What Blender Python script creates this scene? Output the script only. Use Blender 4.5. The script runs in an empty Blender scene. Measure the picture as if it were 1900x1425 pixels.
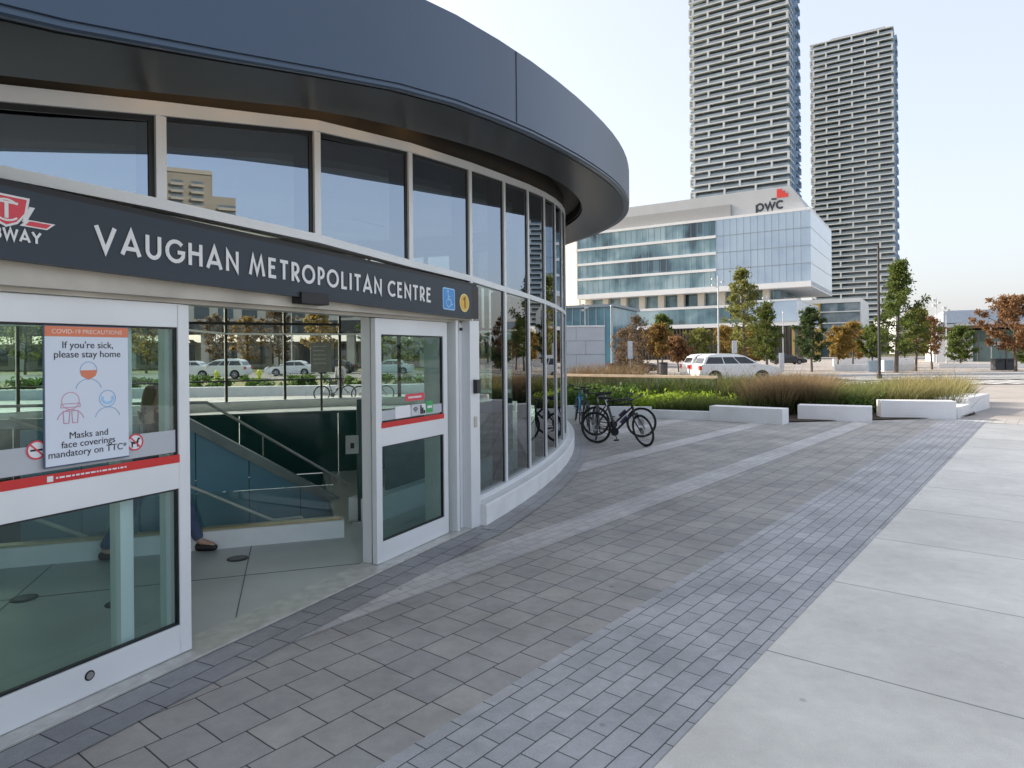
import bpy, bmesh, math, random
import numpy as np
from mathutils import Vector, Matrix
C = bpy.context.scene.collection
SC = bpy.context.scene
random.seed(7)
RNG = np.random.default_rng(11)
R = math.radians
# ---------------------------------------------------------------- camera, sky, sun
EYE, FPX, ROLL, CX, CY = 1.9, 1250.0, R(.55), 950.0, 656.0
cam = bpy.data.objects.new('camera', bpy.data.cameras.new('camera'))
C.objects.link(cam); SC.camera = cam
cam.data.sensor_width = 36; cam.data.lens = 36*FPX/1900
cam.data.shift_y = -(712.5-CY)/1900
cam.data.clip_start = .05; cam.data.clip_end = 6000
cam.matrix_world = Matrix.Translation((0, 0, EYE)) @ Matrix.Rotation(R(90), 4, 'X') @ Matrix.Rotation(-ROLL, 4, 'Z')
SUN_AZ, SUN_EL = R(-60), R(25)          # sun to the left and ahead, behind the station
w = bpy.data.worlds.new('World'); SC.world = w; w.use_nodes = True
nt = w.node_tree; sky = nt.nodes.new('ShaderNodeTexSky'); sky.sky_type = 'NISHITA'
sky.sun_disc = False; sky.sun_elevation = SUN_EL; sky.sun_rotation = SUN_AZ
sky.air_density = 1.0; sky.dust_density = 4.0; sky.ozone_density = .6
# thin high haze: the clear-sky dome dimmed, plus an even pale veil
hz1 = nt.nodes.new('ShaderNodeVectorMath'); hz1.operation = 'MULTIPLY_ADD'; hz1.inputs[1].default_value = (.25, .25, .25); hz1.inputs[2].default_value = (.95, .965, 1.04)
nt.links.new(sky.outputs[0], hz1.inputs[0]); nt.links.new(hz1.outputs[0], nt.nodes['Background'].inputs[0]); nt.nodes['Background'].inputs[1].default_value = .15
sd = Vector((math.sin(SUN_AZ)*math.cos(SUN_EL), math.cos(SUN_AZ)*math.cos(SUN_EL), math.sin(SUN_EL)))
sl = bpy.data.lights.new('sun', 'SUN'); sl.energy = 2.0; sl.angle = R(.5); sl.color = (1, .9, .76)
so = bpy.data.objects.new('sun', sl); C.objects.link(so); so.rotation_euler = sd.to_track_quat('Z', 'Y').to_euler()
SC.view_settings.view_transform = 'Standard'; SC.view_settings.look = 'None'
SC.view_settings.exposure = 2.0; SC.view_settings.gamma = 1
SC.render.engine = 'CYCLES'
SC.cycles.use_denoising = True; SC.cycles.transparent_max_bounces = 32; SC.cycles.max_bounces = 8
SC.cycles.caustics_reflective = False; SC.cycles.caustics_refractive = False

# ---------------------------------------------------------------- helpers
def at(px, py, Z):
    """photograph pixel + depth -> point in the place"""
    dx, dy = px-CX, py-CY; c, s = math.cos(ROLL), math.sin(ROLL)
    return Vector(((dx*c-dy*s)/FPX*Z, Z, EYE-(dx*s+dy*c)/FPX*Z))
def gr(px, py, h=0):
    d = at(px, py, 1) - Vector((0, 0, EYE)); Z = (h-EYE)/d.z
    return Vector((d.x*Z, Z, h))
class Frame:
    def __init__(s, o, heading=0, up=Vector((0, 0, 1))):   # x right of heading, y along heading
        s.o = Vector(o); s.y = Vector((math.sin(heading), math.cos(heading), 0)); s.x = Vector((s.y.y, -s.y.x, 0)); s.z = up
    def __call__(s, x, y, z=0): return s.o + s.x*x + s.y*y + s.z*z
class FrameV:
    def __init__(s, o, x, y, z=Vector((0, 0, 1))): s.o, s.x, s.y, s.z = Vector(o), Vector(x), Vector(y), Vector(z)
    def __call__(s, x, y, z=0): return s.o + s.x*x + s.y*y + s.z*z
ID = FrameV((0, 0, 0), (1, 0, 0), (0, 1, 0))
class MB:
    def __init__(s): s.v, s.f, s.m, s.uv = [], [], [], None
    def add(s, vs, fs, mi=0):
        k = len(s.v); s.v += [tuple(p) for p in vs]
        for f in fs: s.f.append([k+i for i in f]); s.m.append(mi)
        return s
    def box(s, F, x0, x1, y0, y1, z0, z1, mi=0):
        P = [F(x, y, z) for z in (z0, z1) for x, y in ((x0, y0), (x1, y0), (x1, y1), (x0, y1))]
        return s.add(P, [(3, 2, 1, 0), (4, 5, 6, 7), (0, 1, 5, 4), (1, 2, 6, 5), (2, 3, 7, 6), (3, 0, 4, 7)], mi)
    def quad(s, a, b, c, d, mi=0): return s.add([a, b, c, d], [(0, 1, 2, 3)], mi)
    def ext(s, pts, vec, mi=0):
        n = len(pts); vec = Vector(vec); P = [Vector(p) for p in pts]; Q = [p+vec for p in P]
        return s.add(P+Q, [tuple(range(n-1, -1, -1)), tuple(range(n, 2*n))] + [(i, (i+1) % n, n+(i+1) % n, n+i) for i in range(n)], mi)
    def tube(s, pts, r, n=8, mi=0, cap=True, closed=False):
        pts = [Vector(p) for p in pts]; m = len(pts)
        rs = r if isinstance(r, (list, tuple)) else [r]*m
        rings = []; ref = None
        for i, p in enumerate(pts):
            if closed: t = pts[(i+1) % m]-pts[i-1]
            else: t = pts[min(i+1, m-1)]-pts[max(i-1, 0)]
            t.normalize()
            if ref is None: ref = t.orthogonal().normalized()
            a = (ref - t*ref.dot(t)); a = a.normalized() if a.length > 1e-5 else t.orthogonal().normalized()
            ref = a; b = t.cross(a)
            rings.append([p + (a*math.cos(2*math.pi*j/n)+b*math.sin(2*math.pi*j/n))*rs[i] for j in range(n)])
        vs = [q for rg in rings for q in rg]; fs = []
        for i in range(m if closed else m-1):
            i2 = (i+1) % m
            for j in range(n): fs.append((i*n+j, i*n+(j+1) % n, i2*n+(j+1) % n, i2*n+j))
        if cap and not closed: fs += [tuple(range(n-1, -1, -1)), tuple((m-1)*n+j for j in range(n))]
        return s.add(vs, fs, mi)
    def disc(s, c, ax, r, h, n=20, mi=0, r2=None):
        ax = Vector(ax).normalized(); c = Vector(c); return s.tube([c, c+ax*h], [r, r if r2 is None else r2], n, mi)
    def mesh(s, name, mats, bevel=0, smooth=False):
        me = bpy.data.meshes.new(name); me.from_pydata(s.v, [], s.f)
        for m in (mats if isinstance(mats, (list, tuple)) else [mats]): me.materials.append(m)
        me.polygons.foreach_set('material_index', s.m)
        if bevel:
            bm = bmesh.new(); bm.from_mesh(me); bmesh.ops.remove_doubles(bm, verts=bm.verts, dist=1e-5)
            bmesh.ops.bevel(bm, geom=bm.edges[:], offset=bevel, segments=2, profile=.6, affect='EDGES', clamp_overlap=True)
            bm.to_mesh(me); bm.free()
        bm = bmesh.new(); bm.from_mesh(me); bmesh.ops.recalc_face_normals(bm, faces=bm.faces[:]); bm.to_mesh(me); bm.free()
        if smooth: me.polygons.foreach_set('use_smooth', [True]*len(me.polygons))
        return me
    def build(s, name, mats, parent=None, bevel=0, smooth=False):
        return link(name, s.mesh(name, mats, bevel, smooth), parent)
def link(name, me, parent=None):
    o = bpy.data.objects.new(name, me); C.objects.link(o)
    if parent is not None:
        o.parent = parent; o.matrix_parent_inverse = Matrix.Translation(-parent.location) if parent.parent is None else Matrix()
    return o
def thing(name, label, cat, loc=(0, 0, 0), group=None):
    o = bpy.data.objects.new(name, None); C.objects.link(o); o.location = loc; o.empty_display_size = .2
    return tag(o, label, cat, group)
def tag(o, label, cat, group=None):
    o['label'] = label; o['category'] = cat
    if group: o['group'] = group
    return o
def kind(o, k): o['kind'] = k; return o
def copy_tree(o, parent=None):
    c = o.copy(); C.objects.link(c)
    if parent is not None: c.parent = parent
    for ch in list(o.children): copy_tree(ch, c)
    return c
MATS = {}
def M(name, col, rough=.6, metal=0, var=.12, scale=6, bump=0, bscale=60, spec=None, emit=0, col2=None):
    if name in MATS: return MATS[name]
    m = bpy.data.materials.new(name); m.use_nodes = True; MATS[name] = m
    t = m.node_tree; b = t.nodes['Principled BSDF']; b.inputs['Roughness'].default_value = rough; b.inputs['Metallic'].default_value = metal
    if spec is not None: b.inputs['Specular IOR Level'].default_value = spec
    tc = t.nodes.new('ShaderNodeTexCoord')
    nz = t.nodes.new('ShaderNodeTexNoise'); nz.inputs['Scale'].default_value = scale; nz.inputs['Detail'].default_value = 5
    t.links.new(tc.outputs['Object'], nz.inputs['Vector'])
    cr = t.nodes.new('ShaderNodeMix'); cr.data_type = 'RGBA'
    c2 = col2 if col2 else tuple(c*(1+var) for c in col)
    cr.inputs[6].default_value = (*(c*(1-var) for c in col), 1); cr.inputs[7].default_value = (*c2, 1)
    mr = t.nodes.new('ShaderNodeMapRange'); mr.inputs[1].default_value = .3; mr.inputs[2].default_value = .7
    t.links.new(nz.outputs[0], mr.inputs[0]); t.links.new(mr.outputs[0], cr.inputs[0]); t.links.new(cr.outputs[2], b.inputs['Base Color'])
    if bump:
        n2 = t.nodes.new('ShaderNodeTexNoise'); n2.inputs['Scale'].default_value = bscale; n2.inputs['Detail'].default_value = 4
        t.links.new(tc.outputs['Object'], n2.inputs['Vector'])
        bp = t.nodes.new('ShaderNodeBump'); bp.inputs['Strength'].default_value = bump; bp.inputs['Distance'].default_value = .02
        t.links.new(n2.outputs[0], bp.inputs['Height']); t.links.new(bp.outputs[0], b.inputs['Normal'])
    if emit:
        b.inputs['Emission Color'].default_value = (*col, 1); b.inputs['Emission Strength'].default_value = emit
    return m
def glass(name, tint, refl, ior=1.5, rough=.0, rcol=(1, 1, 1)):
    """pane: tinted clear sheet with a mirror share that grows at grazing angles"""
    m = bpy.data.materials.new(name); m.use_nodes = True; t = m.node_tree; t.nodes.remove(t.nodes['Principled BSDF'])
    tr = t.nodes.new('ShaderNodeBsdfTransparent'); tr.inputs[0].default_value = (*tint, 1)
    gl = t.nodes.new('ShaderNodeBsdfGlossy'); gl.inputs['Roughness'].default_value = rough; gl.inputs[0].default_value = (*rcol, 1)
    fr = t.nodes.new('ShaderNodeFresnel'); fr.inputs[0].default_value = ior
    mr = t.nodes.new('ShaderNodeMapRange'); mr.inputs[3].default_value = refl; mr.inputs[4].default_value = 1
    mx = t.nodes.new('ShaderNodeMixShader')
    ge = t.nodes.new('ShaderNodeNewGeometry'); sb = t.nodes.new('ShaderNodeMath'); sb.operation = 'SUBTRACT'; sb.inputs[0].default_value = 1; t.links.new(ge.outputs['Backfacing'], sb.inputs[1])
    ml = t.nodes.new('ShaderNodeMath'); ml.operation = 'MULTIPLY'; t.links.new(mr.outputs[0], ml.inputs[0]); t.links.new(sb.outputs[0], ml.inputs[1])
    t.links.new(fr.outputs[0], mr.inputs[0]); t.links.new(ml.outputs[0], mx.inputs[0])
    t.links.new(tr.outputs[0], mx.inputs[1]); t.links.new(gl.outputs[0], mx.inputs[2]); t.links.new(mx.outputs[0], t.nodes['Material Output'].inputs[0])
    return m
def paver(name, c1, c2, joint, bw, rh, heading=39, offset=.5, mortar=.004, uv=False, rough=.75, bump=.35, squash=1, sqf=2, stain=.25):
    m = bpy.data.materials.new(name); m.use_nodes = True; t = m.node_tree; b = t.nodes['Principled BSDF']; b.inputs['Roughness'].default_value = rough
    tc = t.nodes.new('ShaderNodeTexCoord'); mp = t.nodes.new('ShaderNodeMapping'); mp.inputs['Rotation'].default_value[2] = R(heading-90)
    br = t.nodes.new('ShaderNodeTexBrick'); br.offset = offset; br.squash = squash; br.squash_frequency = sqf
    for k, v in (('Scale', 1), ('Mortar Size', mortar), ('Mortar Smooth', .25), ('Brick Width', bw), ('Row Height', rh), ('Bias', 0)): br.inputs[k].default_value = v
    br.inputs['Color1'].default_value = (*c1, 1); br.inputs['Color2'].default_value = (*c2, 1); br.inputs['Mortar'].default_value = (*joint, 1)
    if uv: t.links.new(tc.outputs['UV'], br.inputs['Vector'])
    else:
        t.links.new(tc.outputs['Object'], mp.inputs[0])
        # a slight waviness so that joints are not ruler straight
        nw = t.nodes.new('ShaderNodeTexNoise'); nw.inputs['Scale'].default_value = 2.5; nw.inputs['Detail'].default_value = 2
        t.links.new(mp.outputs[0], nw.inputs['Vector'])
        va = t.nodes.new('ShaderNodeVectorMath'); va.operation = 'MULTIPLY_ADD'; va.inputs[1].default_value = (.012, .012, 0)
        t.links.new(nw.outputs['Color'], va.inputs[0]); t.links.new(mp.outputs[0], va.inputs[2]); t.links.new(va.outputs[0], br.inputs['Vector'])
    n1 = t.nodes.new('ShaderNodeTexNoise'); n1.inputs['Scale'].default_value = .9; n1.inputs['Detail'].default_value = 8; n1.inputs['Roughness'].default_value = .65
    t.links.new(tc.outputs['Object'], n1.inputs['Vector'])
    r1 = t.nodes.new('ShaderNodeMapRange'); r1.inputs[1].default_value = .32; r1.inputs[2].default_value = .68; r1.inputs[3].default_value = 1-stain; r1.inputs[4].default_value = 1+stain*.6
    t.links.new(n1.outputs[0], r1.inputs[0])
    n2 = t.nodes.new('ShaderNodeTexNoise'); n2.inputs['Scale'].default_value = 160; n2.inputs['Detail'].default_value = 3
    t.links.new(tc.outputs['Object'], n2.inputs['Vector'])
    r2 = t.nodes.new('ShaderNodeMapRange'); r2.inputs[3].default_value = .72; r2.inputs[4].default_value = 1.28; t.links.new(n2.outputs[0], r2.inputs[0])
    mu = t.nodes.new('ShaderNodeMath'); mu.operation = 'MULTIPLY'; t.links.new(r1.outputs[0], mu.inputs[0]); t.links.new(r2.outputs[0], mu.inputs[1])
    # mottling and dried gum spots
    n3 = t.nodes.new('ShaderNodeTexNoise'); n3.inputs['Scale'].default_value = 9; n3.inputs['Detail'].default_value = 6; n3.inputs['Roughness'].default_value = .7; t.links.new(tc.outputs['Object'], n3.inputs['Vector'])
    r3 = t.nodes.new('ShaderNodeMapRange'); r3.inputs[1].default_value = .3; r3.inputs[2].default_value = .7; r3.inputs[3].default_value = 1-stain*.5; r3.inputs[4].default_value = 1+stain*.3; t.links.new(n3.outputs[0], r3.inputs[0])
    vo = t.nodes.new('ShaderNodeTexVoronoi'); vo.inputs['Scale'].default_value = 1.7; t.links.new(tc.outputs['Object'], vo.inputs['Vector'])
    r4 = t.nodes.new('ShaderNodeMapRange'); r4.inputs[1].default_value = .028; r4.inputs[2].default_value = .045; r4.inputs[3].default_value = .72; r4.inputs[4].default_value = 1; t.links.new(vo.outputs['Distance'], r4.inputs[0])
    vc = t.nodes.new('ShaderNodeTexVoronoi'); vc.feature = 'DISTANCE_TO_EDGE'; vc.inputs['Scale'].default_value = .33
    wv = t.nodes.new('ShaderNodeVectorMath'); wv.operation = 'MULTIPLY_ADD'; wv.inputs[1].default_value = (.5, .5, .5); t.links.new(n3.outputs['Color'], wv.inputs[0]); t.links.new(tc.outputs['Object'], wv.inputs[2]); t.links.new(wv.outputs[0], vc.inputs['Vector'])
    r5 = t.nodes.new('ShaderNodeMapRange'); r5.inputs[1].default_value = .0006; r5.inputs[2].default_value = .0022; r5.inputs[3].default_value = .8 if bw > 1 else 1; r5.inputs[4].default_value = 1; t.links.new(vc.outputs['Distance'], r5.inputs[0])
    for q in (r3, r4, r5):
        m2 = t.nodes.new('ShaderNodeMath'); m2.operation = 'MULTIPLY'; t.links.new(mu.outputs[0], m2.inputs[0]); t.links.new(q.outputs[0], m2.inputs[1]); mu = m2
    vm = t.nodes.new('ShaderNodeVectorMath'); vm.operation = 'SCALE'; t.links.new(br.outputs[0], vm.inputs[0]); t.links.new(mu.outputs[0], vm.inputs['Scale'])
    t.links.new(vm.outputs[0], b.inputs['Base Color'])
    iv = t.nodes.new('ShaderNodeMath'); iv.operation = 'MULTIPLY_ADD'; iv.inputs[1].default_value = -1; t.links.new(br.outputs['Fac'], iv.inputs[0])
    sc = t.nodes.new('ShaderNodeMath'); sc.operation = 'MULTIPLY'; sc.inputs[1].default_value = .12; t.links.new(n2.outputs[0], sc.inputs[0]); t.links.new(sc.outputs[0], iv.inputs[2])
    bp = t.nodes.new('ShaderNodeBump'); bp.inputs['Strength'].default_value = bump; bp.inputs['Distance'].default_value = .01
    t.links.new(iv.outputs[0], bp.inputs['Height']); t.links.new(bp.outputs[0], b.inputs['Normal'])
    return m
def leafmat(name, cols, rough=.6, trans=.5):
    m = bpy.data.materials.new(name); m.use_nodes = True; t = m.node_tree; b = t.nodes['Principled BSDF']; b.inputs['Roughness'].default_value = rough
    b.inputs['Specular IOR Level'].default_value = .25
    g = t.nodes.new('ShaderNodeNewGeometry'); cr = t.nodes.new('ShaderNodeValToRGB'); e = cr.color_ramp.elements
    for i, c in enumerate(cols):
        p = i/(len(cols)-1)
        k = e[i] if i < 1 else (e[1] if i == len(cols)-1 else None)
        if k is None: k = cr.color_ramp.elements.new(p)
        k.position = p; k.color = (*c, 1)
    e = cr.color_ramp.elements
    for i, c in enumerate(cols): e[i].color = (*c, 1)
    t.links.new(g.outputs['Random Per Island'], cr.inputs[0]); t.links.new(cr.outputs[0], b.inputs['Base Color'])
    tl = t.nodes.new('ShaderNodeBsdfTranslucent'); t.links.new(cr.outputs[0], tl.inputs[0])
    mx = t.nodes.new('ShaderNodeMixShader'); mx.inputs[0].default_value = trans
    t.links.new(b.outputs[0], mx.inputs[1]); t.links.new(tl.outputs[0], mx.inputs[2]); t.links.new(mx.outputs[0], t.nodes['Material Output'].inputs[0])
    return m

# ---------------------------------------------------------------- materials
ALU = M('white_aluminium', (.76, .785, .81), .38, .15, .04, 2)
ALUD = M('grey_aluminium', (.36, .39, .41), .35, .4, .06, 3)
FASCIA = M('blue_grey_metal', (.058, .084, .126), .34, .45, .05, .7)
SOFFIT = M('dark_soffit_metal', (.013, .014, .015), .32, 0, .1, .8, spec=.07)
RECESS = M('black_recess', (.03, .024, .018), .6)
BLACK = M('black_gasket', (.012, .013, .015), .45)
CONCW = M('white_concrete', (.74, .75, .755), .75, 0, .07, 2.5, .15, 90)
CONCF = M('floor_concrete', (.46, .48, .465), .35, 0, .12, 1.2, .05, 80)
SIGNM = M('sign_charcoal', (.026, .038, .056), .4, .1, .06, 2)
SIGNB = M('sign_edge_black', (.012, .012, .016), .4)
WHITE = M('white_paint', (.82, .83, .85), .5, 0, .02)
RED = M('red_paint', (.62, .03, .03), .5, 0, .05)
REDL = M('signal_red', (.72, .07, .1), .5, 0, .05)
BLUE = M('access_blue', (.08, .3, .68), .45, 0, .05)
BLUEL = M('pale_blue', (.35, .62, .9), .45, 0, .03)
YEL = M('route_yellow', (.75, .46, .06), .45, 0, .05)
YELL = M('pale_yellow', (.85, .7, .35), .45, 0, .03)
ORNG = M('poster_orange', (.75, .23, .12), .5, 0, .03)
INK = M('black_ink', (.02, .02, .025), .6)
PINK = M('pink_line', (.6, .3, .4), .6)
SKYL = M('blue_line', (.25, .42, .62), .6)
FILM = M('grey_window_film', (.5, .53, .57), .5, 0, .03)
GREENP = M('green_sticker', (.05, .4, .12), .5)
STEEL = M('brushed_steel', (.55, .55, .52), .3, .9, .06, 30)
TEALW = M('dark_teal_wall', (.05, .16, .16), .35, 0, .2, 1.5)
RUBBER = M('black_rubber', (.014, .014, .015), .65)
CHROME = M('worn_metal', (.45, .45, .46), .3, .9)
WARM = M('warm_downlight', (1, .55, .16), .5, emit=2.2)
G_UP = glass('coated_glass', (.52, .57, .60), .56, 1.5, 0, (.50, .585, .70))
G_LOW = glass('clear_glass', (.62, .72, .72), .12)
G_DOOR = glass('door_glass', (.86, .93, .92), 0, 1.45, 0, (.85, .9, .95))
G_FAR = glass('far_glass', (.86, .92, .90), .05)
G_BLUE = glass('blue_balustrade_glass', (.16, .34, .42), .10)
G_RAIL = glass('railing_glass', (.85, .9, .88), .05)

# ---------------------------------------------------------------- station plan: an oval of four arcs
C1 = Vector((-21.63, 16.01)); RB, RS, AX, HA = 23.0, 5.5, 28, 42
def nv(th): return Vector((math.cos(R(th)), -math.sin(R(th))))
C2 = C1 + nv(AX+HA)*(RB-RS); C3 = C2 - nv(AX+180-HA)*(RB-RS); C4 = C1 + nv(AX-HA)*(RB-RS)
def oval(th, d=0):
    t = (th-(AX-HA)) % 360
    if t < 2*HA: c, r = C1, RB
    elif t < 180: c, r = C2, RS
    elif t < 180+2*HA: c, r = C3, RB
    else: c, r = C4, RS
    return c + nv(th)*(r+d)
def interp(tab, x):
    tab = sorted(tab); n = len(tab)
    if x <= tab[0][0]: return tab[0][1]
    for i in range(n-1):
        if x <= tab[i+1][0]:
            x0, y0 = tab[i]; x1, y1 = tab[i+1]
            m0 = (tab[i+1][1]-tab[i-1][1])/(tab[i+1][0]-tab[i-1][0]) if i > 0 else (y1-y0)/(x1-x0)
            m1 = (tab[i+2][1]-y0)/(tab[i+2][0]-x0) if i+2 < n else (y1-y0)/(x1-x0)
            h = x1-x0; t = (x-x0)/h
            return (2*t**3-3*t*t+1)*y0+(t**3-2*t*t+t)*h*m0+(-2*t**3+3*t*t)*y1+(t**3-t*t)*h*m1
    return tab[-1][1]
HF = [(-120, 5.65), (-60, 5.75), (-30, 5.6), (-13.7, 5.37), (-3.5, 5.04), (3.6, 4.74), (10, 4.46), (16, 4.2), (19.9, 4.02), (22.9, 3.89), (25.8, 3.76), (28.8, 3.59), (31, 3.4), (34.5, 3.11), (40, 2.92), (50, 2.85), (80, 2.95), (120, 3.5), (166, 4.6), (208, 5.3), (240, 5.65)]
def wrap(th): return (th+120) % 360-120
def hf(th): return interp(HF, wrap(th))
def dsoff(th): return interp([(-120, .2), (0, .19), (12, .17), (22, .12), (28, .06), (40, .05), (240, .2)], wrap(th))
def gtop(th): return hf(th)+.02+interp([(-120, .12), (8, .12), (20, .07), (240, .12)], wrap(th))
TRB = [(-120, 2.65), (11.9, 2.655), (19.5, 2.67), (22, 2.70), (25.2, 2.72), (28.2, 2.773), (33.5, 2.81), (40, 2.86), (240, 2.86)]
def trb(th): return interp(TRB, wrap(th))
def P3(th, d, h): p = oval(th, d); return Vector((p.x, p.y, h))
def sweep(mb, ths, prof, mi=0, closed=True):
    """prof(th) -> list of (offset, height); rings joined along ths"""
    rings = [[P3(t, d, h) for d, h in prof(t)] for t in ths]; n = len(rings[0]); m = len(rings)
    vs = [p for r in rings for p in r]; fs = []
    for i in range(m if closed else m-1):
        i2 = (i+1) % m
        for j in range(n): fs.append((i*n+j, i*n+(j+1) % n, i2*n+(j+1) % n, i2*n+j))
    if not closed: fs += [tuple(range(n)), tuple((m-1)*n+j for j in range(n))]
    mb.add(vs, fs, mi)
ALLT = [AX-HA+k*(360/240) for k in range(240)]
DG = -.17        # glass line behind the base wall face
# mullion headings
MUL = [-14+2.6*k for k in range(0)]
th = 22.0; near = [22.0]
while th > -13: th -= 2.6; near.append(th)
near = sorted(near) + [25.1, 28.2, 31.4, 34.6, 37.8, 41, 44.2, 47.4, 50.6, 53.8, 57, 60.2, 63.4, 66.6, 70]
arcb = [70+k*96/8 for k in range(1, 8)]; far = [166+k*84/17 for k in range(0, 18)]; arcd = [250+k*(near[0]+360-250)/8 for k in range(1, 8)]
MUL = near + arcb + far + arcd
# entrance plane
EH = 26.8; EQ = Vector((-2.481, 3.241, 0)); EF = FrameV(EQ, (math.sin(R(EH)), math.cos(R(EH)), 0), (-math.cos(R(EH)), math.sin(R(EH)), 0))   # x along the doors, y inward
E0, E1 = -3.2, 4.72
def tilt(t): return -.0235*t

# ---------------------------------------------------------------- ground
def fill2d(name, loops, z, mat, knd='structure', label=None):
    cu = bpy.data.curves.new(name, 'CURVE'); cu.dimensions = '2D'; cu.fill_mode = 'BOTH'
    for lp in loops:
        sp = cu.splines.new('POLY'); sp.points.add(len(lp)-1); sp.use_cyclic_u = True
        for i, p in enumerate(lp): sp.points[i].co = (p[0], p[1], 0, 1)
    tmp = bpy.data.objects.new(name+'_tmp', cu); C.objects.link(tmp)
    me = bpy.data.meshes.new_from_object(tmp.evaluated_get(bpy.context.evaluated_depsgraph_get()))
    C.objects.unlink(tmp); bpy.data.objects.remove(tmp)
    bm = bmesh.new(); bm.from_mesh(me); bmesh.ops.recalc_face_normals(bm, faces=bm.faces[:])
    if sum(f.normal.z for f in bm.faces) < 0: bmesh.ops.reverse_faces(bm, faces=bm.faces[:])
    bm.to_mesh(me); bm.free(); me.name = name; me.materials.clear(); me.materials.append(mat)
    o = link(name, me); o.location.z = z
    if knd: kind(o, knd)
    return o
def edge(t, d):      # outline of the floor: the oval, cut straight along the doors
    p = oval(t, d)
    if 22 < t < 44: q = Vector((p.x, p.y, 0))-EF.o; p = EF(q.dot(EF.x), .12)
    return Vector((p[0], p[1]))
hole = [edge(t, -.05) for t in ALLT]
LAWN = M('dry_lawn', (.115, .12, .035), .9, 0, .3, 1.2, .4, 40, col2=(.2, .17, .06))
fill2d('ground', [[(-3000, -3000), (3000, -3000), (3000, 3000), (-3000, 3000)], hole], -.03, LAWN)
BIGP = paver('grey_brown_pavers', (.36, .352, .342), (.45, .43, .395), (.06, .06, .06), .30, .268, mortar=.0045, squash=.86, sqf=3)
BANDP = paver('blue_grey_pavers', (.43, .435, .445), (.52, .52, .52), (.075, .075, .075), .25, .125, mortar=.004)
LIGHTP = paver('light_grey_pavers', (.53, .52, .51), (.6, .585, .57), (.24, .235, .23), .22, .11, mortar=.003, bump=.2)
SOLD = paver('threshold_pavers', (.28, .285, .3), (.36, .365, .375), (.06, .06, .06), .30, .175, heading=EH, mortar=.0045)
CONCP = paver('pale_concrete_slabs', (.74, .715, .645), (.82, .79, .72), (.28, .28, .26), 1.63, 3.4, offset=0, mortar=.007, stain=.16, bump=.2)
H39 = R(39); PF = FrameV((0, 0, 0), (math.sin(H39), math.cos(H39), 0), (math.cos(H39), -math.sin(H39), 0))   # x along the bands, y = s
plaza = fill2d('plaza_paving', [[(-30, -30), (14, -30), (14, 18), (9, 19.5), (2, 23), (2, 33), (-12, 33), (-32, 29)], hole], 0, BIGP)
def sheet(name, F, pts, z, mat):
    mb = MB(); mb.add([F(x, y, z) for x, y in pts], [tuple(range(len(pts)))]); o = mb.build(name, mat)
    if o.data.polygons[0].normal.z < 0: o.data.flip_normals()
    return kind(o, 'structure')
sheet('paving_band', PF, [(-12, -2.45), (21.8, -2.45), (21.8, -1.45), (-12, -1.45)], .004, BANDP)
sheet('paving_band', PF, [(2.2, -4.38), (19.6, -4.2), (19.6, -3.78), (2.2, -3.95)], .004, LIGHTP)
sheet('paving_band', PF, [(8.6, -6.38), (18.5, -6.32), (18.5, -5.9), (8.3, -5.94)], .004, LIGHTP)
sheet('paving_band', PF, [(12.2, -8.42), (18.6, -8.42), (18.6, -7.98), (11.9, -7.98)], .004, LIGHTP)
cs = fill2d('concrete_path', [[PF(x, y, 0)[:2] for x, y in ((-12, -1.447), (21.0, -1.447), (20.4, 4), (20.4, 26), (-12, 26))]], .004, CONCP)
# first joint of the slabs lies 4.33 m along the band
CONCP.node_tree.nodes['Mapping'].inputs['Location'].default_value[0] = -4.33+1.63*3
# soldier rows in front of the threshold, border round the base wall
sheet('threshold_paving', EF, [(E0-2, -.005), (E1+.05, -.005), (E1+.05, -.3475), (E0-2, -.3475)], .008, SOLD)
def border():
    mb = MB(); ths = [22.3-k*1.0 for k in range(0, 60)]
    vs = []; uv = []
    for t in ths:
        for d in (-.01, .27): p = oval(t, d); vs.append((p.x, p.y, .012)); uv.append(((22-t)*.4, d))
    mb.add(vs, [(2*i, 2*i+1, 2*i+3, 2*i+2) for i in range(len(ths)-1)])
    o = mb.build('border_paving', paver('border_pavers', (.33, .335, .345), (.38, .38, .385), (.14, .14, .14), .3, .14, uv=True, offset=.5, mortar=.003))
    me = o.data; ul = me.uv_layers.new(name='UVMap')
    for lp in me.loops: ul.data[lp.index].uv = uv[lp.vertex_index]
    if me.polygons[0].normal.z < 0: me.flip_normals()
    kind(o, 'structure')
border()

# ---------------------------------------------------------------- station building
ST = thing('station_building', 'low oval glass subway entrance pavilion with dark overhanging metal roof band', 'building', (-14, 13, 0))
DR = 1.08
mb = MB()
def fprof(t):
    h = hf(t); return [(DR-.02, h), (DR-.004, h+.008), (DR-.004, h+.024), (DR-.014, h+.026), (DR-.014, h+.036), (DR, h+.038), (DR+.0, h+.63), (DR-.25, h+.64), (DR-.25, h+.3), (DR-.10, h+.02)]
sweep(mb, ALLT, fprof)
fas = mb.build('roof_fascia', FASCIA, ST); fas.data.polygons.foreach_set('use_smooth', [True]*len(fas.data.polygons))
fas.data.set_sharp_from_angle(angle=R(30))
for t in (25.75, 41, 10.5, -4.5, 56):
    mb = MB(); F = FrameV(P3(t, DR, 0), (nv(t).x, nv(t).y, 0), (nv(t).y, -nv(t).x, 0)); mb.box(F, -.01, .0025, -.006, .006, hf(t)+.042, hf(t)+.625); mb.build('fascia_joint', BLACK, ST)
mb = MB()
sweep(mb, ALLT, lambda t: [(DR-.10, hf(t)+.012), (.2, hf(t)+dsoff(t)), (.2, hf(t)+dsoff(t)+.05), (.23, hf(t)+dsoff(t)+.06), (DR-.1, hf(t)+.06)])
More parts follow.
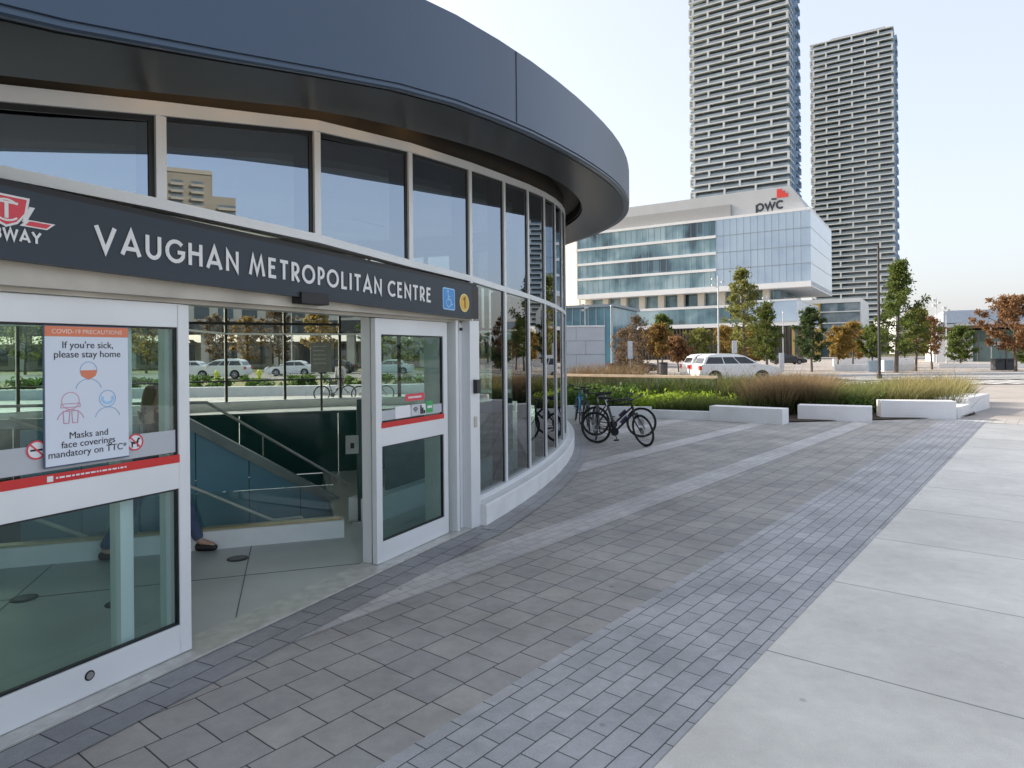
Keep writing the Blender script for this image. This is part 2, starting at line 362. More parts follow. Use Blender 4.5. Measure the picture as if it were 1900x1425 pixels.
so_ = mb.build('soffit', SOFFIT, ST); so_.data.polygons.foreach_set('use_smooth', [True]*len(so_.data.polygons)); so_.data.set_sharp_from_angle(angle=R(30))
mb = MB()
sweep(mb, ALLT, lambda t: [(.2, hf(t)+dsoff(t)+.06), (.2, hf(t)+.5), (-.3, hf(t)+.5), (-.3, hf(t)+.45), (.17, hf(t)+.45), (.17, hf(t)+dsoff(t)+.06)])
mb.build('soffit_recess', RECESS, ST)
for t in (27.2, 28.6, 30.2, 31.6, 24.6):
    mb = MB(); c = P3(t, .06, hf(t)+.36); mb.disc(c, (0, 0, 1), .06, .02, 16, 0); o = mb.build('downlight', WARM, ST)
    la = bpy.data.lights.new('downlight_lamp', 'POINT'); la.energy = .05; la.color = (1, .62, .25); la.shadow_soft_size = .04; lo = bpy.data.objects.new('downlight_lamp', la); C.objects.link(lo); lo.location = c-Vector((0, 0, .06))
# roof deck and faceted ceiling
def cap(name, d, hfun, hc, mat, irregular=0):
    mb = MB(); ths = ALLT[::4]; ctr = Vector((*( (C1+C3)/2 ), hc)); vs = [P3(t, d, hfun(t)) for t in ths]; n = len(ths)
    mid = []
    for k, fr_ in enumerate((.72, .4)):
        for v in vs: q = ctr.lerp(v, fr_); q.z += random.uniform(-irregular, irregular); mid.append(q)
    a = vs+mid+[ctr]; fs = []
    for ring in range(2):
        for i in range(n):
            j = (i+1) % n; b0 = ring*n; b1 = (ring+1)*n
            fs += [(b0+i, b0+j, b1+j), (b0+i, b1+j, b1+i)]
    fs += [(2*n+i, 2*n+(i+1) % n, 3*n) for i in range(n)]
    mb.add(a, fs); return mb.build(name, mat, ST)
cap('roof_deck', DR-.24, lambda t: hf(t)+.55, 5.6, M('roof_membrane', (.3, .3, .3), .8))
cap('ceiling', -.28, lambda t: hf(t)+.47, 5.0, M('faceted_ceiling', (.7, .71, .72), .5, 0, .06, .5), .22)
# base wall outside the entrance
bt = [t for t in ALLT if not (21.9 < t < 52)]
bt = sorted([t if t > 30 else t+360 for t in bt]); bt = bt + [360+21.95]
mb = MB(); sweep(mb, bt, lambda t: [(0, -.1), (0, .225), (-.012, .24), (-.15, .245), (-.15, .25), (-.36, .25), (-.36, -.1)], closed=False)
mb.build('base_wall', CONCW, ST)
mb = MB(); sweep(mb, bt, lambda t: [(DG+.05, .25), (DG+.05, .31), (DG-.07, .31), (DG-.07, .25)], closed=False)
mb.build('sill_frame', ALU, ST)
# transom, head frame
mb = MB(); sweep(mb, MUL, lambda t: [(DG+.028, trb(t)), (DG+.028, trb(t)+.065), (DG-.09, trb(t)+.065), (DG-.09, trb(t))])
mb.build('transom', ALU, ST)
mb = MB(); sweep(mb, MUL, lambda t: [(DG+.028, gtop(t)-.085), (DG+.028, gtop(t)), (DG-.09, gtop(t)), (DG-.09, gtop(t)-.085)])
mb.build('head_frame', ALU, ST)
mb = MB(); sweep(mb, MUL, lambda t: [(DG+.006, gtop(t)-.12), (DG+.006, gtop(t)-.0855), (DG-.03, gtop(t)-.0855), (DG-.03, gtop(t)-.12)])
mb.build('head_gasket', BLACK, ST)
mb = MB(); sweep(mb, MUL, lambda t: [(DG-.02, gtop(t)), (DG-.02, gtop(t)+.5), (DG-.08, gtop(t)+.5), (DG-.08, gtop(t))])
mb.build('bulkhead', RECESS, ST)
ENT = (25.1, 28.2, 31.4, 34.6, 37.8, 41, 44.2, 47.4, 50.6)
for i, t in enumerate(MUL):
    n = nv(t); p = oval(t, DG); F = FrameV((p.x, p.y, 0), (n.x, n.y, 0), (n.y, -n.x, 0))
    low = trb(t)+.066 if t in ENT else .311
    mb = MB(); wd = .033
    if t not in ENT:
        mb.box(F, -.02, .024, -wd, wd, low, trb(t)-.001)
        mb.box(F, -.16, -.021, -wd*.9, wd*.9, low, trb(t)-.001, 1)
    mb.box(F, -.02, .024, -wd, wd, trb(t)+.066, gtop(t)-.087)
    mb.box(F, -.20, -.021, -wd*.9, wd*.9, trb(t)+.066, gtop(t)-.087, 1)
    mb.box(F, -.03, .005, wd+.0005, wd+.036, .311 if t not in ENT else trb(t)+.066, gtop(t)-.087, 1)
    mb.build('mullion', [ALU, BLACK], ST)
def pane(t0, t1, lo, hi, mat, name='window_pane'):
    a, b = oval(t0, DG), oval(t1, DG); ctr = (a+b)/2; n = Vector((b.y-a.y, -(b.x-a.x))).normalized()
    if n.dot(nv((t0+t1)/2)) < 0: n = -n
    d = (b-a).normalized()*.03; a = a+d; b = b-d; mb = MB(); q = n*.012
    A, B = [Vector((v.x, v.y, 0)) for v in (a, b)]; q = Vector((q.x, q.y, 0)); z = Vector((0, 0, 1))
    pts = [A+z*lo(t0), B+z*lo(t1), B+z*hi(t1), A+z*hi(t0)]
    mb.ext(pts, -q); return mb.build(name, mat, ST)
seq = MUL + [MUL[0]+360]
for i in range(len(seq)-1):
    t0, t1 = seq[i], seq[i+1]; mid = (t0+t1)/2
    nearside = -14 < mid < 56
    farside = 100 < mid < 300
    pane(t0, t1, lambda t: trb(t)+.06, lambda t: gtop(t)-.08, G_FAR if farside else G_UP)
    if not (22 < mid < 53): pane(t0, t1, lambda t: .305, lambda t: trb(t)+.005, G_FAR if farside else G_LOW)
# dark band above the upper panes, seen through the glass: inner bulkhead beam
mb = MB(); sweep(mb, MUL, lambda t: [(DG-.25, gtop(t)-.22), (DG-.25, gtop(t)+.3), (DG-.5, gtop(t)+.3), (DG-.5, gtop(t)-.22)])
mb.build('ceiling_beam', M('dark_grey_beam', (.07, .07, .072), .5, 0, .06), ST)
# horizontal dark rail across the far glass
mb = MB(); sweep(mb, far, lambda t: [(DG+.03, 3.0), (DG+.03, 3.09), (DG-.1, 3.09), (DG-.1, 3.0)], closed=False)
sweep(mb, far, lambda t: [(DG+.03, 1.0), (DG+.03, 1.05), (DG-.1, 1.05), (DG-.1, 1.0)], closed=False)
mb.build('glazing_rail', BLACK, ST)

# entrance: threshold, header, jambs
mb = MB(); mb.box(EF, E0, E1-.1, 0, .30, -.05, .022); mb.build('threshold', M('threshold_alu', (.55, .55, .52), .4, .3, .15, 12), ST, .004)
def tb(mb, x0, x1, y0, y1, z0, z1, n=6, mi=0):       # beam that follows the slight fall of the lintel
    for k in range(n):
        a = x0+(x1-x0)*k/n; b = x0+(x1-x0)*(k+1)/n
    P = []
    for x, zz in ((x0, 0), (x1, 0)):
        P += [EF(x, y0, z0+tilt(x)), EF(x, y1, z0+tilt(x)), EF(x, y1, z1+tilt(x)), EF(x, y0, z1+tilt(x))]
    mb.add(P, [(0, 1, 2, 3), (7, 6, 5, 4), (0, 4, 5, 1), (1, 5, 6, 2), (2, 6, 7, 3), (3, 7, 4, 0)], mi)
mb = MB(); mb.box(EF, E0, E1-.12, .03, .32, 2.262, 2.42); mb.box(EF, E0, E1-.14, .1, .25, 2.236, 2.2615); 
mb.build('header', M('weathered_aluminium', (.5, .47, .42), .45, .3, .16, 3), ST)
mb = MB(); tb(mb, E0, E1-.06, .0, .12, 2.40, 2.775); mb.build('sign_backing', BLACK, ST)
mb = MB(); tb(mb, E0, E1, .13, .3, 2.421, 2.795); tb(mb, E0, E1, .301, .36, 2.421, 2.85); mb.build('lintel', BLACK, ST)
mb = MB()
for x0, x1, y0, y1 in ((4.31, 4.36, .06, .32), (4.44, 4.50, .10, .32), (4.361, 4.439, .16, .3), (4.501, 4.70, .0, .34)): mb.box(EF, x0, x1, y0, y1, .023 if x1 < 4.6 else 0, 2.26)
mb.box(EF, 4.50, 4.74, .341, .6, 0, 2.62)
mb.build('door_jamb', ALU, ST, .003)
mb = MB(); mb.box(EF, 3.06, 3.12, .2, .3, .023, 2.235); mb.box(EF, 1.06, 1.12, .2, .3, .023, 2.235); mb.build('sidelight_frame', ALU, ST, .002)
mb = MB(); mb.box(EF, 3.121, 4.31, .24, .252, .023, 2.235); mb.build('sidelight_pane', G_DOOR, ST)
mb = MB(); mb.box(EF, -1.2, 1.059, .24, .252, .023, 2.235); mb.build('sidelight_pane', G_DOOR, ST)
mb = MB(); mb.box(EF, .735, .80, .2, .3, .023, 2.235); mb.box(EF, .81, .83, .22, .3, .023, 2.235); mb.build('sidelight_frame', ALU, ST, .002)
mb = MB(); mb.box(EF, 1.95, 2.24, -.07, .03, 2.285, 2.37); mb.build('motion_sensor', BLACK, ST, .006)
mb = MB(); mb.box(EF, 4.56, 4.64, -.05, -.001, 1.47, 1.62); mb.build('card_reader', M('reader_black', (.02, .022, .026), .4), ST, .004)
mb = MB(); mb.box(EF, 4.57, 4.63, -.008, -.001, 1.1, 1.22); mb.build('switch_plate', STEEL, ST, .002)
mb = MB(); mb.disc(EF(4.40, .05, 2.15), (0, 0, 1), .018, .03, 12); mb.build('door_stop', BLACK, ST)
def leaf(x0, x1, label):
    y0, y1 = .12, .17; F = EF
    mb = MB(); st = .08
    mb.box(F, x0, x0+st, y0, y1, .028, 2.23); mb.box(F, x1-st, x1, y0, y1, .028, 2.23)
    mb.box(F, x0+st, x1-st, y0, y1, .028, .21); mb.box(F, x0+st, x1-st, y0, y1, 1.07, 1.245); mb.box(F, x0+st, x1-st, y0, y1, 2.085, 2.23)
    d = mb.build('door', ALU, ST, .0025)
    g = MB()
    for z0, z1 in ((.21, 1.07), (1.245, 2.085)):
        for a, b, c, e in ((x0+st, x0+st+.012, z0, z1), (x1-st-.012, x1-st, z0, z1), (x0+st+.012, x1-st-.012, z0, z0+.012), (x0+st+.012, x1-st-.012, z1-.012, z1)): g.box(F, a, b, y0+.012, y1-.012, c, e)
    g.build('door_gasket', BLACK, d)
    for z0, z1 in ((.222, 1.058), (1.257, 2.073)):
        mb = MB(); mb.box(F, x0+st+.012, x1-st-.012, .14, .15, z0, z1); mb.build('door_pane', G_DOOR, d)
    fh = 1.44 if x0 < 2 else 1.39
    mb = MB(); mb.box(F, x0+st+.012, x1-st-.012, .136, .1395, 1.30, fh); mb.build('window_film', FILM, d)
    mb = MB(); mb.box(F, x0+st-.005, x1-st+.002, .115, .1198, 1.235, 1.285); mb.build('red_stripe', RED, d)
    return d
dl = leaf(-.045, 1.148, ''); dr = leaf(3.04, 4.232, '')
mb = MB(); mb.disc(EF(.50, .118, .135), EF.y, .028, .004, 20); mb.disc(EF(.50, .114, .135), EF.y, .02, .004, 20, 1); mb.build('door_lock', [BLACK, STEEL], dl)
mb = MB(); mb.box(EF, -1.3, -.05, .12, .17, .028, .21); mb.box(EF, -1.3, -.05, .12, .17, 1.07, 1.245); mb.box(EF, -1.3, -.05, .12, .17, 2.085, 2.23); mb.build('side_panel', ALU, ST)

# ---------------------------------------------------------------- lettering
def arc(cx, cy, rx, ry, a0, a1, n=14): return [(cx+rx*math.cos(R(a0+(a1-a0)*i/n)), cy+ry*math.sin(R(a0+(a1-a0)*i/n))) for i in range(n+1)]
GLY = {  # strokes in cap-height units: width, list of (points, closed)
 'V': (.86, [([(.05, 1), (.43, .03), (.81, 1)], 0)]), 'A': (.86, [([(.05, 0), (.43, .97), (.81, 0)], 0), ([(.2, .27), (.66, .27)], 0)]),
 'U': (.74, [([(.09, 1)]+arc(.37, .36, .28, .3, 180, 360)+[(.65, 1)], 0)]), 'G': (.9, [(arc(.48, .5, .42, .44, 42, 332)+[(.87, .47), (.58, .47)], 0)]),
 'H': (.76, [([(.1, 0), (.1, 1)], 0), ([(.66, 0), (.66, 1)], 0), ([(.1, .55), (.66, .55)], 0)]), 'N': (.78, [([(.1, 0), (.1, .93), (.68, .07), (.68, 1)], 0)]),
 'M': (1.0, [([(.06, 0), (.24, .93), (.5, .12), (.76, .93), (.94, 0)], 0)]), 'E': (.58, [([(.52, .94), (.11, .94), (.11, .06), (.54, .06)], 0), ([(.11, .55), (.46, .55)], 0)]),
 'T': (.6, [([(.3, 0), (.3, .9)], 0), ([(.02, .94), (.58, .94)], 0)]), 'R': (.6, [([(.11, 0), (.11, .94)]+arc(.27, .69, .24, .25, 90, -90)+[(.11, .44)], 0), ([(.26, .4), (.56, 0)], 0)]),
 'O': (.96, [(arc(.48, .5, .42, .44, 0, 360, 28)[:-1], 1)]), 'P': (.56, [([(.11, 0), (.11, .94)]+arc(.24, .68, .25, .26, 90, -90)+[(.11, .42)], 0)]),
 'L': (.52, [([(.11, 1), (.11, .06), (.5, .06)], 0)]), 'I': (.24, [([(.12, 0), (.12, 1)], 0)]), 'C': (.78, [(arc(.48, .5, .42, .44, 48, 312), 0)]),
 'S': (.6, [(arc(.3, .72, .21, .22, 30, 270, 12)+arc(.3, .28, .21, .22, 90, -150, 12)[1:], 0)]), 'B': (.6, [([(.1, .94)]+arc(.3, .73, .18, .21, 90, -90, 10)+arc(.3, .29, .23, .23, 90, -90, 10)+[(.1, .06)], 0), ([(.1, 0), (.1, 1)], 0), ([(.1, .52), (.3, .52)], 0)]),
 'W': (1.15, [([(.04, 1), (.3, .05), (.575, .95), (.85, .05), (1.11, 1)], 0)]), 'Y': (.76, [([(.04, 1), (.38, .48), (.72, 1)], 0), ([(.38, .5), (.38, 0)], 0)]), '1': (.4, [([(.06, .72), (.24, .93), (.24, 0)], 0)]),
}
def stroke(mb, F, pts, closed, wd, y, depth, mi=0):
    """flat ribbon with mitred corners; F(x, y, z): x along, y inward, z up"""
    P = [Vector(p) for p in pts]; n = len(P); L, Rr = [], []
    for i in range(n):
        a = P[i-1] if (closed or i) else None; b = P[(i+1) % n] if (closed or i < n-1) else None
        d1 = (P[i]-a).normalized() if a is not None and (P[i]-a).length > 1e-6 else None; d2 = (b-P[i]).normalized() if b is not None and (b-P[i]).length > 1e-6 else None
        if d1 is None: d1 = d2
        if d2 is None: d2 = d1
        n1 = Vector((-d1.y, d1.x)); n2 = Vector((-d2.y, d2.x)); m = n1+n2
        m = m.normalized() if m.length > 1e-3 else n1
        k = min(1/max(m.dot(n1), .35), 2.6); L.append(P[i]+m*wd*k/2); Rr.append(P[i]-m*wd*k/2)
    vs = [F(p.x, y, p.y) for p in L]+[F(p.x, y, p.y) for p in Rr]+[F(p.x, y+depth, p.y) for p in L]+[F(p.x, y+depth, p.y) for p in Rr]
    fs = []
    for i in range(n if closed else n-1):
        j = (i+1) % n; fs += [(i, j, n+j, n+i), (2*n+i, 3*n+i, 3*n+j, 2*n+j), (i, 2*n+i, 2*n+j, j), (n+i, n+j, 3*n+j, 3*n+i)]
    if not closed: fs += [(0, n, 3*n, 2*n), (n-1, 3*n-1, 4*n-1, 2*n-1)]
    mb.add(vs, fs, mi)
def word(mb, txt, x0, x1, z0, cap, y, wd, gap=.2, space=.45, fall=0):
    tot = sum((space if c == ' ' else GLY[c][0]+gap) for c in txt)-gap; sx = (x1-x0)/tot; x = x0
    for c in txt:
        if c == ' ': x += space*sx; continue
        wg, st = GLY[c]
        for k, (pts, cl) in enumerate(st):
            F2 = lambda u, v, z: EFT(u, v, z, fall)
            stroke(mb, F2, [(x+p[0]*sx, z0+p[1]*cap) for p in pts], cl, wd, y-k*.0006, .004+k*.0006)
        x += (wg+gap)*sx
def EFT(u, v, z, fall=0): return EF(u, v, z+(tilt(u) if fall else 0))
def poly(mb, F, pts, y, depth, mi=0): mb.ext([F(p[0], y, p[1]) for p in pts], F.y*depth if hasattr(F, 'y') else EF.y*depth, mi)
def bftext(name, txt, F, x, y, z, size, mat, parent, bold=.0, align='CENTER', spacing=1, line=1.0, thick=.0008, sx=1):
    cu = bpy.data.curves.new(name, 'FONT'); cu.body = txt; cu.size = size; cu.align_x = align; cu.offset = bold; cu.extrude = thick; cu.space_character = spacing; cu.space_line = line
    tmp = bpy.data.objects.new(name, cu); C.objects.link(tmp)
    me = bpy.data.meshes.new_from_object(tmp.evaluated_get(bpy.context.evaluated_depsgraph_get())); C.objects.unlink(tmp); bpy.data.objects.remove(tmp)
    for v in me.vertices: c = v.co.copy(); v.co = F(x+c.x*sx, y-c.z, z+c.y)
    me.materials.clear(); me.materials.append(mat); return link(name, me, parent)
# ---------------------------------------------------------------- station sign
SG = thing('station_sign', 'long charcoal fascia sign with white station name above the sliding doors', 'sign', EF(1.2, 0, 2.5))
mb = MB(); tb(mb, E0, 4.455, -.05, -.001, 2.378, 2.73); mb.build('sign_panel', SIGNM, SG)
mb = MB(); tb(mb, 4.456, 4.63, -.035, -.001, 2.388, 2.735); tb(mb, E0, 4.455, -.04, -.001, 2.7305, 2.745); mb.build('end_cap', SIGNB, SG)
mb = MB(); word(mb, 'VAUGHAN METROPOLITAN CENTRE', .445, 3.672, 2.487, .135, -.0565, .0232, .22, .42, 1); mb.build('station_name', WHITE, SG)
mb = MB(); word(mb, 'SUBWAY', -.125, .176, 2.473, .055, -.0565, .011, .14, .3, 1); mb.build('caption', WHITE, SG)
EFl = lambda u, v, z: EF(u, v, z+tilt(u))
def lpoly(mb, pts, y, depth, mi=0): mb.ext([EFl(p[0], y, p[1]) for p in pts], EF.y*depth, mi)
# emblem: shield with wings
sh = lambda k: [(.02-.105*k, 2.615+.075*k), (.02+.105*k, 2.615+.075*k), (.02+.092*k, 2.615-.005*k), (.02+.05*k, 2.615-.06*k), (.02, 2.615-.083*k), (.02-.05*k, 2.615-.06*k), (.02-.092*k, 2.615-.005*k)]
wing = lambda s, k: [(.02+s*(.095), 2.585-k*.0), (.02+s*.225, 2.585), (.02+s*.185, 2.55), (.02+s*.06, 2.55)]
wing2 = lambda s: [(.02+s*(.105), 2.579), (.02+s*.205, 2.579), (.02+s*.181, 2.556), (.02+s*.085, 2.556)]
mb = MB(); lpoly(mb, sh(1), -.0570, .006)
for s in (-1, 1):
    lpoly(mb, wing(s, 0), -.0545, .004); lpoly(mb, [(.02+s*.105, 2.65), (.02+s*.13, 2.65), (.02+s*.09, 2.57), (.02+s*.07, 2.57)], -.0540, .0035)
em = mb.build('emblem', WHITE, SG)
mb = MB(); lpoly(mb, sh(.86), -.0590, .0018)
for s in (-1, 1): lpoly(mb, wing2(s), -.0565, .0015)
mb.build('emblem_field', REDL, em)
mb = MB()
stroke(mb, EFl, arc(.02, 2.615, .06, .05, 40, 320, 18), 0, .009, -.0602, .001); stroke(mb, EFl, [(.02, 2.575), (.02, 2.655)], 0, .017, -.0606, .001)
stroke(mb, EFl, [(-.03, 2.652), (.07, 2.652)], 0, .01, -.0610, .001); mb.build('emblem_monogram', WHITE, em)
# wheelchair symbol and route badge
def rrect(x0, x1, z0, z1, r, n=5):
    return arc(x1-r, z1-r, r, r, 0, 90, n)+arc(x0+r, z1-r, r, r, 90, 180, n)+arc(x0+r, z0+r, r, r, 180, 270, n)+arc(x1-r, z0+r, r, r, 270, 360, n)
xa, xb = 3.885, 4.115
mb = MB(); lpoly(mb, rrect(xa, xb, 2.44, 2.66, .025), -.0535, .003); wp = mb.build('access_symbol', BLUEL, SG)
mb = MB(); lpoly(mb, rrect(xa+.012, xb-.012, 2.452, 2.648, .02), -.0548, .0012); mb.build('symbol_field', BLUE, wp)
mb = MB(); xm = 3.98
lpoly(mb, arc(xm, 2.625, .014, .014, 0, 350, 12), -.0560, .001)
stroke(mb, EFl, [(xm+.002, 2.602), (xm+.004, 2.545), (xm+.048, 2.545), (xm+.065, 2.495), (xm+.085, 2.5)], 0, .013, -.0562, .001)
stroke(mb, EFl, [(xm+.004, 2.575), (xm+.042, 2.575)], 0, .01, -.0566, .001); stroke(mb, EFl, arc(xm+.01, 2.512, .042, .042, 120, 350, 16), 0, .01, -.0570, .001)
mb.build('wheelchair_figure', BLUEL, wp)
xc, zc = 4.305, 2.537
mb = MB(); lpoly(mb, arc(xc, zc, .095, .095, 0, 352, 40), -.0535, .003); rb = mb.build('route_badge', YELL, SG)
mb = MB(); lpoly(mb, arc(xc, zc, .082, .082, 0, 352, 40), -.0548, .0012); mb.build('badge_field', YEL, rb)
mb = MB(); stroke(mb, EFl, [(xc-.025, zc+.03), (xc+.006, zc+.052), (xc+.006, zc-.055)], 0, .02, -.0560, .001); mb.build('route_number', M('badge_brown', (.16, .09, .02), .5), rb)

# ---------------------------------------------------------------- poster and stickers on the doors
PO = thing('notice_poster', 'white covid precautions poster with orange header and three masked figures on the left door leaf', 'poster', EF(.5, .11, 1.3))
Y = .105
FP = FrameV(EF(.501, 0, 1.32), EF.x, EF.y)
mb = MB(); mb.box(FP, -.232, .232, Y+.003, Y+.012, -.003, .755); mb.build('poster_backing', M('poster_edge', (.08, .12, .2), .5), PO)
mb = MB(); mb.box(FP, -.226, .229, Y, Y+.0029, .006, .695); mb.build('sheet', M('poster_paper', (.72, .78, .88), .6, 0, .01), PO)
mb = MB(); mb.box(FP, -.226, .229, Y-.0002, Y+.0029, .6955, .75); mb.build('header_strip', ORNG, PO)
bftext('header_text', 'COVID-19 PRECAUTIONS', FP, 0, Y-.001, .711, .034, M('cream_ink', (.85, .7, .62), .5), PO, 0)
bftext('message', "If you're sick,\nplease stay home", FP, 0, Y-.001, .632, .053, INK, PO, 0, line=.95)
bftext('message', "Masks and\nface coverings\nmandatory on TTC*", FP, 0, Y-.001, .142, .052, INK, PO, 0, line=.9)
def fig(cx, cz, mat, style):
    mb = MB(); F = FP; wd = .004
    stroke(mb, F, arc(cx, cz+.035, .046, .046, 0, 360, 24)[:-1], 1, wd, Y-.001, .001)
    stroke(mb, F, arc(cx, cz-.075, .07, .062, 10, 170, 16), 0, wd, Y-.0014, .001)
    if style == 'hat':
        stroke(mb, F, [(cx-.05, cz+.02), (cx+.05, cz+.02), (cx+.05, cz-.0), (cx-.05, cz-.0)], 1, wd, Y-.0018, .001)
        for s in (-1, 1): stroke(mb, F, [(cx+s*.005, cz-.02), (cx+s*.04, cz-.02), (cx+s*.036, cz-.085), (cx+s*.01, cz-.085)], 1, wd, Y-.0022, .001)
    mb.build('line_figure', mat, PO)
    if style == 'mask': mb = MB(); mb.ext([FP(cx+p[0], Y-.0016, cz+p[1]) for p in ((-.046, .035), (.046, .035), (.04, .005), (0, -.018), (-.04, .005))], FP.y*.001); mb.build('mask', ORNG, PO)
    if style == 'visor': mb = MB(); stroke(mb, FP, arc(cx, cz+.035, .03, .026, 150, 390, 14), 0, .014, Y-.0016, .001); mb.build('mask', BLUEL, PO)
fig(0, .475, SKYL, 'mask'); fig(-.098, .312, PINK, 'hat'); fig(.105, .312, SKYL, 'visor')
def prohibition(cx, cz, figure):
    mb = MB(); F = FrameV(EF(cx, 0, cz), EF.x, EF.y)
    mb.ext([F(p[0], .1325, p[1]) for p in arc(0, 0, .05, .05, 0, 350, 24)], F.y*.002, 1)
    stroke(mb, F, arc(0, 0, .046, .046, 0, 360, 28)[:-1], 1, .009, .131, .0012); stroke(mb, F, [(-.032, .032), (.032, -.032)], 0, .008, .1304, .0012)
    if figure == 'dog':
        mb.ext([F(p[0], .1318, p[1]) for p in ((-.032, .012), (-.022, .004), (.008, .004), (.014, .02), (.022, .026), (.034, .018), (.022, .012), (.018, -.006), (.018, -.03), (.011, -.03), (.009, -.01), (-.014, -.01), (-.016, -.03), (-.024, -.03), (-.024, -.004), (-.034, .014))], F.y*.0005, 2)
    else: mb.box(F, -.03, .03, .1318, .1322, -.006, .004, 2)
    return mb.build('prohibition_sticker', [REDL, WHITE, INK], dl)
prohibition(.788, 1.395, 'dog'); prohibition(.245, 1.42, 'smoke')
def dashes(name, x0, x1, z, h, y, mat, parent, seed=1):      # print too small to read
    rr = random.Random(seed); mb = MB(); x = x0
    while x < x1:
        l = rr.uniform(.008, .03); mb.box(EF, x, min(x+l, x1), y, y+.0012, z, z+h); x += l+.007
    return mb.build(name, mat, parent)
dashes('stripe_print', .33, .72, 1.256, .009, .1136, WHITE, dl)
mb = MB(); mb.box(EF, .285, .315, .112, .1145, 1.245, 1.275); mb.build('stripe_symbol', WHITE, dl)
def sticker(x0, x1, z0, z1, mat, name, r=.004):
    mb = MB(); mb.ext([EF(p[0], .1325, p[1]) for p in rrect(x0, x1, z0, z1, r)], EF.y*.002); return mb.build(name, mat, dr)
sticker(3.50, 3.82, 1.452, 1.52, REDL, 'red_sticker', .02); dashes('red_sticker_print', 3.55, 3.77, 1.476, .02, .131, WHITE, dr, 4)
sticker(3.34, 3.58, 1.30, 1.415, WHITE, 'white_sticker'); sticker(3.60, 3.73, 1.305, 1.415, M('sticker_grey', (.6, .62, .65), .5), 'wifi_sticker'); sticker(3.735, 3.84, 1.305, 1.41, WHITE, 'map_sticker'); sticker(3.85, 3.97, 1.315, 1.43, GREENP, 'green_sticker', .01)
mb = MB()
for r_ in (.02, .036, .052): stroke(mb, FrameV(EF(3.665, 0, 1.33), EF.x, EF.y), arc(0, 0, r_, r_, 45, 135, 10), 0, .009, .131, .001)
mb.build('wifi_symbol', INK, dr)
mb = MB()
for k in range(3): mb.box(EF, 3.745+k*.03, 3.77+k*.03, .1305, .1318, 1.312, 1.40-k*.026)
mb.build('map_symbol', INK, dr)
mb = MB(); mb.box(EF, 3.87, 3.95, .1305, .1318, 1.36, 1.385); mb.build('sticker_band', WHITE, dr)

# ---------------------------------------------------------------- inside the station
WO = Vector((-1.76, 7.0, 0)); WA = Vector((-.9507, -.3102, 0)); WBk = Vector((-.3102, .9507, 0)); WF = FrameV(WO, WA, WBk)   # x to the left, y to the back
inner = [oval(t, -.30) for t in ALLT]
# floor edge follows the doors' chord at the entrance
well = [WF(x, y)[:2] for x, y in ((.05, .16), (5.6, .16), (5.6, 4.1), (.05, 4.1))]
fl = fill2d('station_floor', [[edge(t, -.04) for t in ALLT], well], .006, CONCF)
mb = MB()
for a, b in (((-.02, -2.6), (.0, 0.0)),): pass
F = WF
mb = MB()
for x0, x1, y0, y1, hd in ((.9, .906, -2.2, 0, 0), (2.6, 2.606, -3.0, 0, 0), (-.2, 4, -.95, -.944, 0)): mb.box(F, x0, x1, y0, y1, .0065, .0085)
j = mb.build('floor_joint', M('joint_grey', (.09, .1, .1), .8)); kind(j, 'structure')
for i, p in enumerate([gr(441, 1038), gr(220, 1122), gr(45, 1112)]):
    mb = MB(); mb.disc((p.x, p.y, .007), (0, 0, 1), .095, .004, 24); mb.disc((p.x, p.y, .011), (0, 0, 1), .07, .003, 24, 1)
    o = mb.build('floor_light', [BLACK, M('drain_dark', (.05, .05, .05), .3, .6)])
    tag(o, ['small round floor light nearest the open doorway gap, beside the shoe', 'round floor light behind the lower glass of the left door leaf', 'round floor light cut by the picture edge behind the left door'][i], 'floor light', 'round floor lights inside the station')
# stair well
mb = MB(); mb.box(F, 0, 5.6, .16, .2, -4, 0); mb.box(F, 0, 5.6, 4.06, 4.1, -4, 0); mb.box(F, .0, .05, .16, 4.1, -4, 0); mb.box(F, 5.56, 5.6, .2, 4.06, -4, 0); mb.box(F, 0.05, 5.56, .2, 4.06, -4.05, -4)
o = mb.build('stair_well', TEALW); kind(o, 'structure')
mb = MB(); mb.box(F, 0, 5.6, 0, .155, -.02, .185); cb = mb.build('well_kerb', CONCW, None, .006)
tag(cb, 'low pale concrete kerb along the near edge of the stair opening', 'kerb')
mb = MB(); mb.box(F, .02, 5.6, .02, .13, .186, .205); mb.build('kerb_cap', M('brass_cap', (.42, .36, .22), .35, .6), cb)
gb = thing('glass_guard', 'blue green glass guard standing on the near kerb of the stair', 'balustrade', F(2, .08, .2))
mb = MB(); mb.box(F, .1, 1.9, .065, .08, .206, .55); mb.build('glass_panel', G_RAIL, gb); mb = MB(); mb.box(F, 1.93, 3.7, .065, .08, .206, .55); mb.build('glass_panel', G_RAIL, gb)
sg = thing('stair_balustrade', 'sloping grey capped balustrade of blue glass along the descending stair', 'balustrade', F(1, 2, 0))
sl_ = lambda x: -.0+ (1.18+.10)/(1.76+.29)*(x+.29)-.12
mb = MB(); mb.ext([F(-.3, 1.96, sl_(-.3)), F(1.8, 1.96, sl_(1.8)), F(5.4, 1.96, sl_(1.8)+.02), F(5.4, 1.96, sl_(1.8)-.1), F(1.86, 1.96, sl_(1.8)-.1), F(-.3, 1.96, sl_(-.3)-.13)], WBk*.1); mb.build('cap', M('cap_grey', (.24, .29, .29), .35, .4), sg)
